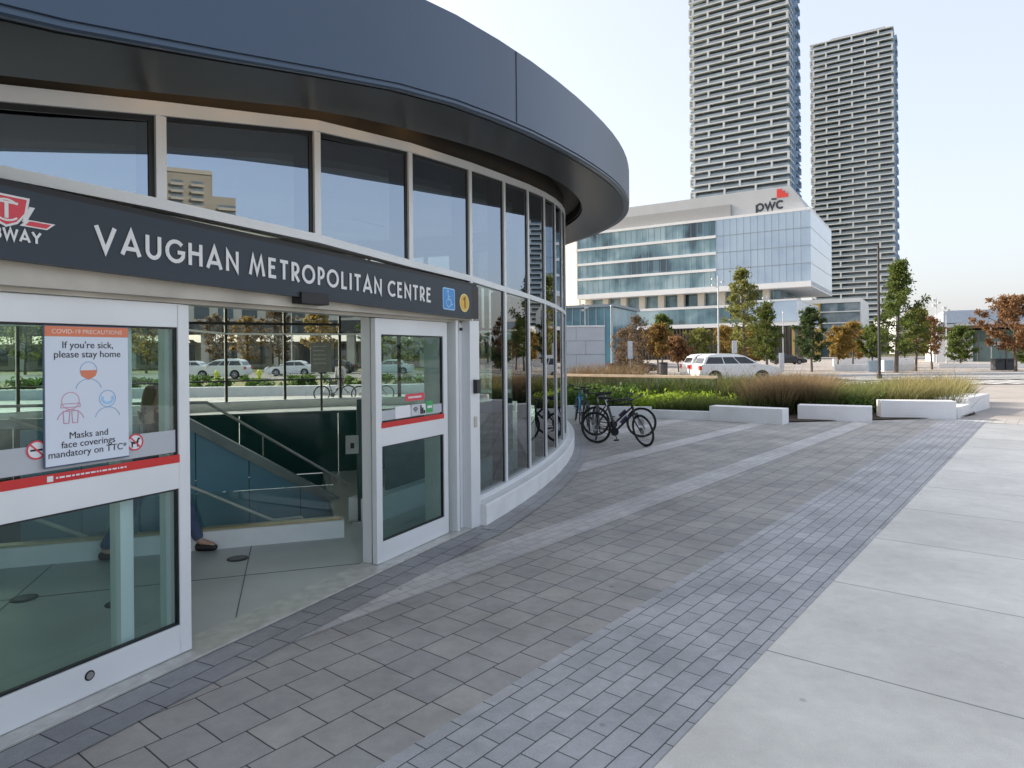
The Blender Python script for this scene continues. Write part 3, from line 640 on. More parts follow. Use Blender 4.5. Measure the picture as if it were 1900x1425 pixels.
for k in range(6):
    x0, x1 = -.2+k*.62, -.2+(k+1)*.62-.012; t = lambda x: min(sl_(x), sl_(1.8))-.12
    if x1 > 5.4: break
    mb = MB(); mb.ext([F(x0, 2.0, t(x0)-2.4), F(x1, 2.0, t(x1)-2.4), F(x1, 2.0, t(x1)), F(x0, 2.0, t(x0))], WBk*.015); mb.build('glass_panel', M('blue_glass_panel', (.2, .40, .52), .12, 0, .1, 1, spec=.6), sg)
mb = MB()
for k in range(12): mb.box(F, 1.5-k*.28-.0, 1.5-k*.28+.28, 2.2, 4.0, -.0-(k+1)*.17-.3, -(k+1)*.17) if 1.5-k*.28 > .06 else None
o = mb.build('stairs', M('stair_dark', (.06, .075, .075), .5)); kind(o, 'structure')
def rail(name, pts, label, r=.02, posts=()):
    o = thing(name, label, 'handrail', pts[0]); mb = MB(); mb.tube(pts, r, 8); mb.build('rail', M('satin_rail', (.6, .6, .56), .35, .2), o)
    for a, b in posts: mb = MB(); mb.tube([a, b], r*.6, 6); mb.build('bracket', STEEL, o)
    return o
rail('handrail', [F(4.6, 2.9, 1.3), F(1.62, 2.9, 1.27), F(-.36, 2.9, -.05)], 'long steel handrail sloping down behind the capped balustrade', .02, [(F(.9, 2.9, .78), F(.9, 2.9, .5)), (F(0, 2.9, .2), F(0, 2.9, -.2))])
rail('handrail', [F(3.2, .8, 1.3), F(1.49, .8, .46), F(.72, .8, .06), F(.42, .8, .07), F(.36, .8, -.02)], 'lower steel handrail ending in a short level return by the kerb')
rail('handrail', [F(3.4, .45, .6), F(2.2, .45, .0)], 'short steel handrail dropping behind the kerb beside the shoe')
bg = thing('back_guard', 'dark green glass guard along the far side of the stair opening', 'balustrade', F(2, 4.2, 0))
TG = M('dark_green_glass', (.03, .10, .085), .08, 0, .2, .7, spec=.6)
for k in range(6): mb = MB(); mb.box(F, -3.2+k*1.5, -3.2+k*1.5+1.49, 4.14, 4.16, 0, .96); mb.build('glass_panel', TG, bg)
mb = MB(); mb.box(F, -3.2, 5.8, 4.11, 4.19, .962, 1.0); mb.build('top_rail', M('rail_dark_green', (.04, .09, .08), .3, .3), bg)
mb = MB(); mb.box(F, .6, 1.1, 4.08, 4.105, .7, 1.0); mb.build('bracket_box', TG, bg)
np_ = thing('newel_post', 'slim dark green steel post at the end of the stair guard', 'post', F(-.22, .6, 0))
mb = MB(); mb.box(F, -.27, -.19, .56, .64, 0.0, 1.4); mb.build('shaft', M('post_green', (.05, .08, .075), .35, .5), np_); mb = MB(); mb.box(F, -.34, -.12, .52, .68, .007, .03); mb.build('foot_plate', STEEL, np_)
mb = MB(); mb.box(F, -.2, -.06, .5, .53, .8, 1.0); mb.box(F, -.15, -.11, .49, .4995, .86, .92, 1); tag(mb.build('junction_box', [M('box_grey', (.42, .42, .4), .5), BLACK]), 'small grey switch box on the glass beside the newel post', 'box')
lw = Frame((-1.56, 7.53, 0), R(24)); mb = MB(); mb.box(lw, -.35, 0, 0, 4.2, 0, .28); o = mb.build('low_wall', CONCW, None, .008); tag(o, 'low white concrete wall inside, running behind the right door', 'low wall')
mb = MB(); mb.box(lw, -.2, -.16, .5, 4.2, .281, 1.15); mb.build('dark_panel', M('panel_black_green', (.06, .12, .11), .25), o)
# hanging map board against the far glass
p = at(596, 664, 22.5); ib = thing('map_board', 'grey information board standing before the far glass wall', 'sign', (p.x, p.y, 0))
Fb = Frame((p.x, p.y, 0), R(10)); mb = MB(); mb.box(Fb, -.36, .36, -.03, .03, p.z-.48, p.z+.5); mb.build('board', M('board_grey', (.16, .17, .17), .5), ib)
mb = MB(); mb.box(Fb, -.03, .03, -.02, .02, 0, p.z-.481); mb.build('leg', BLACK, ib)
mb = MB(); 
for k in range(5): mb.box(Fb, -.28, .2-.06*(k % 2), -.034, -.031, p.z+.36-k*.14, p.z+.40-k*.14)
mb.build('printed_lines', M('print_grey', (.3, .31, .31), .6), ib)

# ---------------------------------------------------------------- people
def skin(name, joints, bones, mat, parent=None, sub=2, loc=None):
    keys = list(joints); me = bpy.data.meshes.new(name); me.from_pydata([joints[k][0] for k in keys], [(keys.index(a), keys.index(b)) for a, b in bones], []); me.materials.append(mat)
    o = link(name, me, parent); md = o.modifiers.new('skin', 'SKIN'); md.use_smooth_shade = True
    if not me.skin_vertices: me.attributes
    for i, k in enumerate(keys):
        r = joints[k][1]; me.skin_vertices[0].data[i].radius = r if isinstance(r, tuple) else (r, r); me.skin_vertices[0].data[i].use_root = (i == 0)
    s = o.modifiers.new('subdivision', 'SUBSURF'); s.levels = sub; s.render_levels = sub
    dg = bpy.context.evaluated_depsgraph_get(); m2 = bpy.data.meshes.new_from_object(o.evaluated_get(dg)); o.modifiers.clear(); o.data = m2; m2.name = name
    if not m2.materials: m2.materials.append(mat)
    m2.polygons.foreach_set('use_smooth', [True]*len(m2.polygons))
    return o
SKIN = M('skin', (.45, .27, .2), .5, 0, .05); 
def person(label, loc, heading, top, trou, shoe, haircol, stride=.26, group=None):
    H = 1.66; hip = .88; J = {}; B = []
    def j(k, x, y, z, r, par=None):
        J[k] = (Vector((x, y, z)), r)
        if par: B.append((par, k))
    # x forward, y left
    j('pelvis', 0, 0, .92, (.115, .10)); j('waist', .01, 0, 1.06, (.105, .085), 'pelvis'); j('chest', .02, 0, 1.24, (.125, .10), 'waist'); j('collar', .02, 0, 1.36, (.10, .075), 'chest')
    j('neck', .03, 0, 1.42, .05, 'collar'); j('jaw', .06, 0, 1.48, .065, 'neck'); j('head', .045, 0, 1.56, (.082, .095), 'jaw'); j('crown', .035, 0, 1.63, .06, 'head')
    j('nose', .145, 0, 1.535, .014, 'head')
    for s, n in ((1, 'l'), (-1, 'r')):
        ph = s*stride
        j('hip'+n, 0, s*.085, .88, .085, 'pelvis'); j('knee'+n, ph*.55+.03, s*.085, .49, .056, 'hip'+n); j('ankle'+n, ph*1.0-.02, s*.08, .10, .036, 'knee'+n); j('toe'+n, ph*1.0+.13, s*.085, .04, .032, 'ankle'+n)
        j('sh'+n, .01, s*.165, 1.355, .052, 'collar'); j('el'+n, -ph*.3-.02, s*.22, 1.09, .038, 'sh'+n); j('wr'+n, -ph*.5+.06, s*.21, .86, .026, 'el'+n); j('palm'+n, -ph*.55+.075, s*.205, .78, (.036, .02), 'wr'+n)
        for q in range(4):
            dx = (q-1.5)*.019; l = (.062, .075, .07, .055)[q]
            j(f'f{q}a{n}', -ph*.56+.08+dx, s*.2, .735, .009, 'palm'+n); j(f'f{q}b{n}', -ph*.56+.088+dx, s*.19, .735-l*.7, .008, f'f{q}a{n}'); j(f'f{q}c{n}', -ph*.56+.088+dx, s*.178, .735-l, .007, f'f{q}b{n}')
        j('th'+n, -ph*.55+.115, s*.19, .765, .01, 'palm'+n); j('tt'+n, -ph*.55+.13, s*.182, .725, .008, 'th'+n)
    o = skin('person', J, B, SKIN); tag(o, label, 'person', group)
    g = lambda ks, gr_, b: ({k: (J[k][0], (J[k][1][0]+gr_, J[k][1][1]+gr_) if isinstance(J[k][1], tuple) else J[k][1]+gr_) for k in ks}, b)
    ks = ['pelvis', 'waist', 'chest', 'collar', 'shl', 'ell', 'wrl', 'shr', 'elr', 'wrr']; jj, bb = g(ks, .022, [('pelvis', 'waist'), ('waist', 'chest'), ('chest', 'collar'), ('collar', 'shl'), ('shl', 'ell'), ('ell', 'wrl'), ('collar', 'shr'), ('shr', 'elr'), ('elr', 'wrr')])
    jk = skin('jacket', jj, bb, top, o)
    ks = ['pelvis', 'hipl', 'kneel', 'anklel', 'hipr', 'kneer', 'ankler']; jj, bb = g(ks, .016, [('pelvis', 'hipl'), ('hipl', 'kneel'), ('kneel', 'anklel'), ('pelvis', 'hipr'), ('hipr', 'kneer'), ('kneer', 'ankler')])
    skin('trousers', jj, bb, trou, o)
    for n in 'lr':
        a, t = J['ankle'+n][0], J['toe'+n][0]
        skin('shoe', {'h': (Vector((a.x-.045, a.y, .045)), .042), 'm': (Vector((a.x+.06, a.y, .045)), .045), 't': (Vector((t.x+.02, t.y, .03)), (.042, .028))}, [('h', 'm'), ('m', 't')], shoe, o)
    hm = skin('hair', {'a': (Vector((.02, 0, 1.62)), (.098, .1)), 'b': (Vector((-.025, 0, 1.52)), (.095, .075)), 'c': (Vector((-.06, 0, 1.38)), (.095, .055)), 'd': (Vector((-.07, 0, 1.24)), (.07, .035))}, [('a', 'b'), ('b', 'c'), ('c', 'd')], haircol, o)
    mb = MB()
    for s in (-1, 1): mb.tube([(.118, s*.032, 1.565), (.132, s*.032, 1.565)], [.013, .006], 8)
    mb.build('eyes', INK, o); mb = MB(); mb.tube([(.126, -.022, 1.49), (.13, 0, 1.488), (.126, .022, 1.49)], .007, 6); mb.build('mouth', M('lips', (.4, .14, .12), .5), o)
    o.location = loc; o.rotation_euler = (0, 0, math.pi/2-heading)
    return o
pa = gr(291, 1033)
person('person walking inside behind the left door in dark jacket and blue jeans', (pa.x-.02, pa.y, .008), R(82), M('dark_jacket', (.03, .028, .03), .8), M('blue_jeans', (.06, .085, .15), .85, 0, .2, 12), M('black_shoe', (.015, .013, .013), .45), M('brown_hair', (.06, .035, .022), .6), .40)
p2 = at(625, 0, 30.5)
person('distant person in pale top standing near bicycles beyond the far glass', (p2.x, p2.y, 0), R(200), M('pale_top', (.5, .5, .52), .8), M('grey_trousers', (.16, .17, .2), .8), M('black_shoe', (.015, .013, .013)), M('dark_hair', (.03, .025, .02), .6), .1)

# ---------------------------------------------------------------- bicycles
SPOKE = M('spoke_steel', (.42, .42, .43), .35, .8)
def bicycle(label, cat, group, fcol, steer=0, lean=0, step=False):
    o = thing('bicycle', label, cat, (0, 0, 0), group); fm = M('bike_paint_%s' % fcol[0], fcol[1], .35, .1, .04)
    rr, wb = .335, 1.05; RW, FW = Vector((0, 0, rr)), Vector((wb, 0, rr)); BB = Vector((.43, 0, .28)); ST_ = Vector((.27, 0, .80)); HT, HB = Vector((.80, 0, .86)), Vector((.85, 0, .68))
    mb = MB(); t = lambda a, b, r: mb.tube([a, b], r, 8)
    t(BB, ST_, .017); t(HT, HB, .021); t(HB, BB, .021)
    t(ST_ if not step else BB.lerp(ST_, .45), HT if not step else HB, .017)
    for s in (-1, 1): t(BB+Vector((0, s*.03, 0)), RW+Vector((0, s*.06, 0)), .010); t(ST_+Vector((0, s*.015, -.06)), RW+Vector((0, s*.06, 0)), .009)
    mb.build('frame', fm, o)
    mb = MB(); sp = ST_+Vector((-.05, 0, .15)); mb.tube([ST_, sp], .013, 8); mb.build('seat_post', CHROME, o)
    mb = MB(); mb.add([(sp.x+.15, -.012, sp.z+.03), (sp.x+.15, .012, sp.z+.03), (sp.x+.02, .03, sp.z+.04), (sp.x-.1, .075, sp.z+.05), (sp.x-.13, .05, sp.z+.05), (sp.x-.13, -.05, sp.z+.05), (sp.x-.1, -.075, sp.z+.05), (sp.x+.02, -.03, sp.z+.04)] + [(sp.x+.15, -.012, sp.z+.0), (sp.x+.15, .012, sp.z+.0), (sp.x+.02, .03, sp.z-.02), (sp.x-.1, .075, sp.z-.01), (sp.x-.13, .05, sp.z+.0), (sp.x-.13, -.05, sp.z+.0), (sp.x-.1, -.075, sp.z-.01), (sp.x+.02, -.03, sp.z-.02)],
        [tuple(range(8)), tuple(range(15, 7, -1))]+[(i, (i+1) % 8, 8+(i+1) % 8, 8+i) for i in range(8)]); mb.build('saddle', RUBBER, o, .008)
    def wheel(c, ax, disc=False):
        u = Vector((0, 0, 1)); v = ax.cross(u).normalized(); u = v.cross(ax).normalized()
        ring = lambda r: [c+(u*math.cos(2*math.pi*k/36)+v*math.sin(2*math.pi*k/36))*r for k in range(36)]
        mb = MB(); mb.tube(ring(rr-.018), .019, 8, closed=True); wo = mb.build('wheel', RUBBER, o, 0, True)
        mb = MB(); mb.tube(ring(rr-.044), .010, 6, closed=True); mb.build('rim', BLACK, wo, 0, True)
        mb = MB(); mb.tube([c-ax*.05, c+ax*.05], .022, 10)
        for k in range(18):
            a = 2*math.pi*k/18; b = a+.5*(1 if k % 2 else -1); s = .03 if k % 4 < 2 else -.03
            mb.tube([c+ax*s+(u*math.cos(b)+v*math.sin(b))*.02, c+(u*math.cos(a)+v*math.sin(a))*(rr-.05)], .0016, 4)
        mb.disc(c-ax*.034, ax, .075, .003, 20); mb.build('spokes', SPOKE, wo)
    yv = Vector((0, 1, 0)); wheel(RW, yv)
    sa = (HT-HB).normalized(); rot = Matrix.Translation(HB) @ Matrix.Rotation(steer, 4, sa) @ Matrix.Translation(-HB); X = lambda p: rot @ Vector(p)
    fax = (rot.to_3x3() @ yv); wheel(X(FW), fax)
    mb = MB(); cr = HB - sa*.03
    for s in (-1, 1): mb.tube([X(cr+Vector((0, s*.055, 0))), X(cr+Vector((.03, s*.06, -.12))), X(FW+Vector((0, s*.06, 0)))], [.018, .016, .012], 8)
    mb.tube([X(cr+Vector((0, -.06, 0))), X(cr+Vector((0, .06, 0)))], .02, 8); mb.build('fork', fm, o)
    mb = MB(); s0 = HT+sa*.07; mb.tube([X(HT), X(s0)], .016, 8); mb.tube([X(s0), X(s0+Vector((.08, 0, .03)))], .016, 8); h = s0+Vector((.08, 0, .03))
    mb.tube([X(h+Vector((-.07, -.30, .03))), X(h+Vector((-.0, -.12, .015))), X(h), X(h+Vector((0, .12, .015))), X(h+Vector((-.07, .30, .03)))], .012, 8); hb = mb.build('handlebar', BLACK, o)
    mb = MB()
    for s in (-1, 1):
        mb.tube([X(h+Vector((-.075, s*.31, .03))), X(h+Vector((-.035, s*.2, .024)))], .018, 8); mb.tube([X(h+Vector((-.02, s*.19, .02))), X(h+Vector((.04, s*.22, -.0))), X(h+Vector((.01, s*.29, -.01)))], .006, 5)
    mb.build('grips', RUBBER, hb)
    mb = MB(); mb.disc(BB+Vector((0, -.055, 0)), yv, .09, .006, 24); mb.tube([BB+Vector((0, -.07, 0)), BB+Vector((0, .07, 0))], .02, 8)
    ca = Vector((.06, 0, -.16)); mb.tube([BB+Vector((0, -.075, 0)), BB+ca+Vector((0, -.085, 0))], .011, 6); mb.tube([BB+Vector((0, .075, 0)), BB-ca+Vector((0, .085, 0))], .011, 6)
    mb.tube([BB+Vector((-.01, -.052, .088)), RW+Vector((0, -.052, .04))], .005, 5); mb.tube([BB+Vector((-.01, -.052, -.088)), RW+Vector((.02, -.052, -.05))], .005, 5); cs_ = mb.build('crankset', BLACK, o)
    for s in (-1, 1): mb = MB(); q = BB-ca*s+Vector((0, s*.13, 0)); mb.box(FrameV(q, (1, 0, 0), (0, 1, 0)), -.045, .045, -.04, .04, -.012, .012); mb.build('pedal', RUBBER, cs_)
    if not step: mb = MB(); mb.tube([BB.lerp(HB, .35)+Vector((-.02, 0, .045)), BB.lerp(HB, .68)+Vector((-.02, 0, .045))], .036, 10); mb.build('bottle', M('bottle_dark', (.04, .035, .09), .3), o)
    o['lean'] = lean
    return o
def put_bike(o, rear, front):
    rear = Vector(rear); d = Vector(front)-rear; o.location = (rear.x, rear.y, .006); o.rotation_euler = (o['lean'], 0, math.atan2(d.y, d.x)); del o['lean']; return o
bl = 'bicycles parked beside the station wall'
put_bike(bicycle('black hybrid bicycle nearest the camera with its front wheel turned aside', 'bicycle', bl, ('black', (.012, .012, .014)), R(-34), R(5)), gr(1107, 823), gr(1205, 829))
put_bike(bicycle('dark bicycle standing just behind the nearest black one, facing the planter', 'bicycle', bl, ('charcoal', (.03, .03, .034)), R(4), R(-3)), gr(1103, 809)+Vector((.02, .0, 0)), gr(1184, 812))
put_bike(bicycle('grey bicycle seen end on, between the front pair and the planter', 'bicycle', bl, ('grey', (.08, .085, .095)), R(10), R(4)), gr(1106, 817), gr(1102, 790))
put_bike(bicycle('blue framed bicycle seen from behind, closest to the curved glass', 'bicycle', bl, ('blue', (.02, .22, .42)), R(-5), R(6), True), gr(1077, 788), gr(1052, 768))
bk = bicycle('dark bicycle at the far rack beyond the station glass, left of its pair', 'bicycle', 'bicycles beyond the far glass', ('charcoal', (.03, .03, .034)), 0, R(3))
put_bike(bicycle('dark green bicycle wedged between the blue one and the front pair', 'bicycle', bl, ('green', (.03, .06, .05)), R(-8), R(-4)), gr(1094, 801), gr(1088, 776))
q = at(590, 0, 27.5); put_bike(bk, (q.x, q.y, 0), (q.x+1, q.y+.3, 0))
b2 = copy_tree(bk); q = at(660, 0, 27); b2.location = (q.x, q.y, .006); b2.rotation_euler = (R(4), 0, R(12)); b2['label'] = 'dark bicycle at the far rack beyond the station glass, beside the door post'

# ---------------------------------------------------------------- benches, planters, plants
BENCH = M('bench_concrete', (.80, .80, .81), .7, 0, .06, 2, .12, 70)
def bench(a, b, h, depth, label, off=.0):
    a, b = Vector(a), Vector(b); d = (b-a).normalized(); n = Vector((-d.y, d.x, 0)); L = (b-a).length
    F = FrameV(a, d, n); mb = MB(); mb.box(F, 0, L, 0, depth, -.02, h); o = mb.build('bench', BENCH, None, .012)
    tag(o, label, 'bench', 'white concrete benches along the planter'); return o
bench(gr(1316, 780), gr(1452, 788), .40, .5, 'white concrete bench nearest the bicycles, first along the planter')
bench(gr(1480, 779), gr(1618, 784), .41, .5, 'white concrete bench in front of the brown grass, second along the planter')
bench(gr(1635, 776), gr(1775, 778), .49, .5, 'tallest long white concrete bench, in front of yellow green grass')
bench(gr(1778, 776), gr(1806, 767), .30, .45, 'small low white concrete block at the end of the tallest bench')
bench(gr(1797, 768), gr(1836, 757), .46, .9, 'square white concrete block farthest along the path')
pk = MB(); pts = [gr(1040, 774), gr(1130, 775), gr(1209, 776), gr(1317, 780)]
for i in range(3):
    a, b = pts[i], pts[i+1]; d = (b-a).normalized(); F = FrameV(a, d, Vector((-d.y, d.x, 0))); pk.box(F, 0, (b-a).length, 0, .18, -.02, (.34, .32, .24)[i])
tag(pk.build('planter_kerb', CONCW), 'low pale concrete kerb behind the bicycles holding the green planting', 'kerb')
SOIL = M('soil', (.05, .035, .022), .95, 0, .3, 4, .5, 30)
SO = [gr(1040, 772), gr(1209, 774), gr(1320, 778), gr(1460, 784), gr(1620, 780), gr(1775, 776), Vector((13.4, 19.5, 0)), Vector((15, 22, 0)), Vector((14, 26, 0)), Vector((9, 28.5, 0)), Vector((2, 32, 0)), Vector((-4, 32, 0)), Vector((0, 24, 0))]
mb = MB(); mb.add([(p.x, p.y, .03) for p in SO], [tuple(range(len(SO)))]); kind(mb.build('planting_soil', SOIL), 'structure')
def blades(name, region, n, h, wdt, cols, lean=.35, jitter=.35, tip=None, clump=0):
    """region(): random ground point"""
    V = np.zeros((n, 5, 3)); pts = np.array([region() for _ in range(n)])
    if clump: 
        cen = np.array([region() for _ in range(clump)]); idx = RNG.integers(0, clump, n); pts = cen[idx]+RNG.normal(0, .11, (n, 2)); out = (pts-cen[idx])*2.6
    else: out = RNG.normal(0, .16, (n, 2))
    hh = h*(1+RNG.uniform(-jitter, jitter, n)); a = RNG.uniform(0, 2*np.pi, n); wv = np.stack([np.cos(a), np.sin(a)], 1)*wdt
    ln = out + RNG.normal(0, lean*.3, (n, 2))
    V[:, 0, :2] = pts-wv; V[:, 1, :2] = pts+wv; V[:, 2, :2] = pts+ln*.45*hh[:, None]+wv*.8; V[:, 3, :2] = pts+ln*.45*hh[:, None]-wv*.8; V[:, 4, :2] = pts+ln*1.25*hh[:, None]
    V[:, 0, 2] = V[:, 1, 2] = .02; V[:, 2, 2] = V[:, 3, 2] = hh*.62; V[:, 4, 2] = hh
    idx = np.arange(n)[:, None]*5; F4 = (idx+np.array([[0, 1, 2, 3]])).tolist(); F3 = (idx+np.array([[3, 2, 4]])).tolist()
    me = bpy.data.meshes.new(name); me.from_pydata(V.reshape(-1, 3).tolist(), [], F4+F3); me.materials.append(grassmat(name+'_blade', cols, h))
    return link(name, me)
def grassmat(name, cols, h):
    """base to tip colour of the plant itself, varied blade by blade"""
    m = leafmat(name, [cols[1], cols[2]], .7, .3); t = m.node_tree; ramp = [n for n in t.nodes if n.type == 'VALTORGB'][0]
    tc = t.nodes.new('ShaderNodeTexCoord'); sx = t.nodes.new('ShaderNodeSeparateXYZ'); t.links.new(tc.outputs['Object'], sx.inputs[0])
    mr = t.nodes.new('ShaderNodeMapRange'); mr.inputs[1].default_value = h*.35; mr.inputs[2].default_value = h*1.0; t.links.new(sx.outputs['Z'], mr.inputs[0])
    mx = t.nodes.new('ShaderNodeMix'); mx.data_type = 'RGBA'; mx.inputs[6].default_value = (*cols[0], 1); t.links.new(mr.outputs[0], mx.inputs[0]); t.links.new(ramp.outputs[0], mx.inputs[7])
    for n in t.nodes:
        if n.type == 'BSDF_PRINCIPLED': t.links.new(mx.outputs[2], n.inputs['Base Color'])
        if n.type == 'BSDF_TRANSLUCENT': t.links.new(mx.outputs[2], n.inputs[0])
    return m
def quadreg(a, b, c, d):
    a, b, c, d = [np.array(p[:2]) for p in (a, b, c, d)]
    def f():
        u, v = random.random(), random.random(); return (a*(1-u)+b*u)*(1-v)+(d*(1-u)+c*u)*v
    return f
def leaves(name, cen, rad, n, size, mat, squash=1, parent=None):
    """cloud of leaf quads; cen (k,3) clump centres, rad clump radii"""
    k = len(cen); i = RNG.integers(0, k, n); p = cen[i]+RNG.normal(0, 1, (n, 3))*rad[i][:, None]*np.array([.55, .55, .55*squash])
    u = RNG.normal(0, 1, (n, 3)); u /= np.linalg.norm(u, axis=1)[:, None]; v = np.cross(u, RNG.normal(0, 1, (n, 3))); v /= np.linalg.norm(v, axis=1)[:, None]
    s = size*RNG.uniform(.6, 1.35, n)[:, None]; V = np.stack([p-u*s, p+v*s*.5, p+u*s, p-v*s*.5], 1).reshape(-1, 3)
    V[:, 2] = np.maximum(V[:, 2], .02)
    me = bpy.data.meshes.new(name); me.from_pydata(V.tolist(), [], (np.arange(n)[:, None]*4+np.arange(4)).tolist()); me.materials.append(mat)
    return link(name, me, parent)
LIME = leafmat('lime_leaf', [(.2, .3, .03), (.34, .44, .06), (.48, .54, .1)]); MIDG = leafmat('mid_green_leaf', [(.06, .11, .025), (.11, .18, .04), (.2, .26, .07)])
def cover(name, region, n, h, size, mat, kn='stuff'):
    m = 160; c = np.array([[*region(), 0] for _ in range(m)]); c[:, 2] = RNG.uniform(.1, h, m); o = leaves(name, c, np.full(m, .28), n, size, mat, .55); return kind(o, kn)
cover('lime_ground_cover', quadreg(gr(1145, 768), gr(1316, 772), at(1370, 0, 23), at(1150, 0, 25.5)), 7000, .42, .07, LIME)
cover('green_ground_cover', quadreg(gr(1040, 768), gr(1150, 770), at(1180, 0, 26), at(1050, 0, 28)), 4500, .6, .09, MIDG)
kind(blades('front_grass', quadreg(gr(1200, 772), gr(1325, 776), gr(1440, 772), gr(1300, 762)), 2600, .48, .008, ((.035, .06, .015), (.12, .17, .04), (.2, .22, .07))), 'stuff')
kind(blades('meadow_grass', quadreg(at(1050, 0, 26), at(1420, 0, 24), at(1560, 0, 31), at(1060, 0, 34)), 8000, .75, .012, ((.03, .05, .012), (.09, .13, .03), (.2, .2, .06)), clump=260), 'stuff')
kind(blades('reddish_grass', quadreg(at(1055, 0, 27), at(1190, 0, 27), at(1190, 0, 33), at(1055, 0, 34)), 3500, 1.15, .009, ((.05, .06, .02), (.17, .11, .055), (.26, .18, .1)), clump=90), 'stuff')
def oline(a, b, n): a, b = Vector(a), Vector(b); return [a.lerp(b, i/(n-1)) for i in range(n)]
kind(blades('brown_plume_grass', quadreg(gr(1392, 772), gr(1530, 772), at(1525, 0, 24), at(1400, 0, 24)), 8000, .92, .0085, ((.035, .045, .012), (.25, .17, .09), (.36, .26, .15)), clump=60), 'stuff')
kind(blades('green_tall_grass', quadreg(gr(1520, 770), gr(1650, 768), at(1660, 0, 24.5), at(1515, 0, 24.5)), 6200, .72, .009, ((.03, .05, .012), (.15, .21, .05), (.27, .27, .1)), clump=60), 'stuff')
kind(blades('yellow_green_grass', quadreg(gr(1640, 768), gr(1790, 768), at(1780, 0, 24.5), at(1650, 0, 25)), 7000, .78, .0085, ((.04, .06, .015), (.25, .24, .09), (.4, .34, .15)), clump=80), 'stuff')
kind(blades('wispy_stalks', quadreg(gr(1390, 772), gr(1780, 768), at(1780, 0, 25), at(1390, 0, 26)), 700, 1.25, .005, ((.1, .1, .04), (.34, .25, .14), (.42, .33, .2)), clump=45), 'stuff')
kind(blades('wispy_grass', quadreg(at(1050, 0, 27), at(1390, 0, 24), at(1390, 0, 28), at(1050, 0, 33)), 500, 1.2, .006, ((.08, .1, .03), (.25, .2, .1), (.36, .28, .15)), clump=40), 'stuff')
cover('leafy_ground_cover', quadreg(gr(1500, 772), gr(1640, 772), at(1640, 0, 23), at(1520, 0, 23)), 2600, .5, .07, MIDG)
# railing with wooden top rail
rl = thing('railing', 'glass railing with slim steel posts and pale wooden top rail crossing the planting', 'railing', gr(1200, 758))
ra, rb_ = at(1040, 694, 26.3), at(1331, 701.5, 22.4); ra.z = rb_.z = 1.07
mb = MB(); d = (rb_-ra).normalized(); F = FrameV(ra, d, Vector((-d.y, d.x, 0))); L = (rb_-ra).length; mb.box(F, 0, L, -.045, .045, -.07, .02); mb.build('top_rail', M('pale_wood', (.75, .58, .44), .6, 0, .15, 3), rl, .006)
n = 6
for i in range(n): mb = MB(); x = L-.03-i*(L-.1)/(n-1); mb.box(F, x-.022, x+.022, -.02, .02, -1.07, -.051); mb.build('post', M('bronze_post', (.16, .14, .1), .4, .5), rl)
for i in range(n-1): mb = MB(); x = L-.03-i*(L-.1)/(n-1); w_ = (L-.1)/(n-1); mb.box(F, x-w_+.04, x-.04, -.006, .006, -.98, -.1); mb.build('glass_panel', G_RAIL, rl)

# ---------------------------------------------------------------- roads and far plaza
ASPH = M('asphalt', (.05, .05, .053), .85, 0, .2, 3, .2, 120)
def flat(name, pts, z, mat, k='structure'):
    mb = MB(); mb.add([(p[0], p[1], z) for p in pts], [tuple(range(len(pts)))]); o = mb.build(name, mat)
    if o.data.polygons[0].normal.z < 0: o.data.flip_normals()
    return kind(o, k)
SIDE = paver('sunlit_plaza_concrete', (.34, .31, .285), (.38, .35, .325), (.16, .15, .14), 2.4, 2.4, heading=90, offset=0, mortar=.012, stain=.12)
flat('sidewalk', [(-4, 31.5), (2, 31.8), (9, 28.6), (14, 26), (30, 26), (60, 34), (60, 35.5), (-4, 35.5)], .004, SIDE)
flat('plaza_extension', [(11, 10), (70, 10), (70, 26), (13.6, 26), (13, 20), (11, 18.2)], -.004, SIDE)
flat('road', [(-6, 35.5), (120, 35.5), (120, 50), (-6, 50)], .004, ASPH)
flat('far_plaza', [(-6, 50), (160, 50), (160, 190), (-6, 190)], .008, SIDE)
mb = MB(); mb.box(ID, -6, 120, 49.85, 50.1, 0, .13); kind(mb.build('kerb_line', CONCW), 'structure')
PAINT = M('road_paint', (.7, .7, .68), .7, 0, .15, 3)
mb = MB()
for k in range(16): x = 17+k*1.15; mb.box(ID, x, x+.55, 36.5, 41, .008, .0085)
for k in range(6): mb.box(ID, 22, 46, 42.6+k*1.15, 43.1+k*1.15, .008, .0085)
for k in range(12): mb.box(ID, -4+k*5, -1+k*5, 42.5 if k < 5 else 49.2, 42.65 if k < 5 else 49.3, .008, .0085)
kind(mb.build('crosswalk_markings', PAINT), 'structure')
flat('rear_path', [(-40, 29), (-2, 33.2), (-2, 36), (-44, 33)], .004, SIDE)
flat('rear_road', [(-140, 55), (-7, 55), (-7, 76), (-140, 76)], .004, M('pale_asphalt', (.14, .13, .12), .85, 0, .2, 2))  # paler asphalt than the front road
mb = MB(); Fz = Frame((-18, 31.5, 0), R(83)); mb.box(Fz, -.2, .2, -14, 16, 0, .45); tag(mb.build('low_wall', CONCW), 'long low white wall on the lawn behind the station', 'low wall')
cover('rear_hedge', quadreg((-34, 34.5), (-5, 36.5), (-5, 38), (-34, 36)), 9000, .7, .12, MIDG)

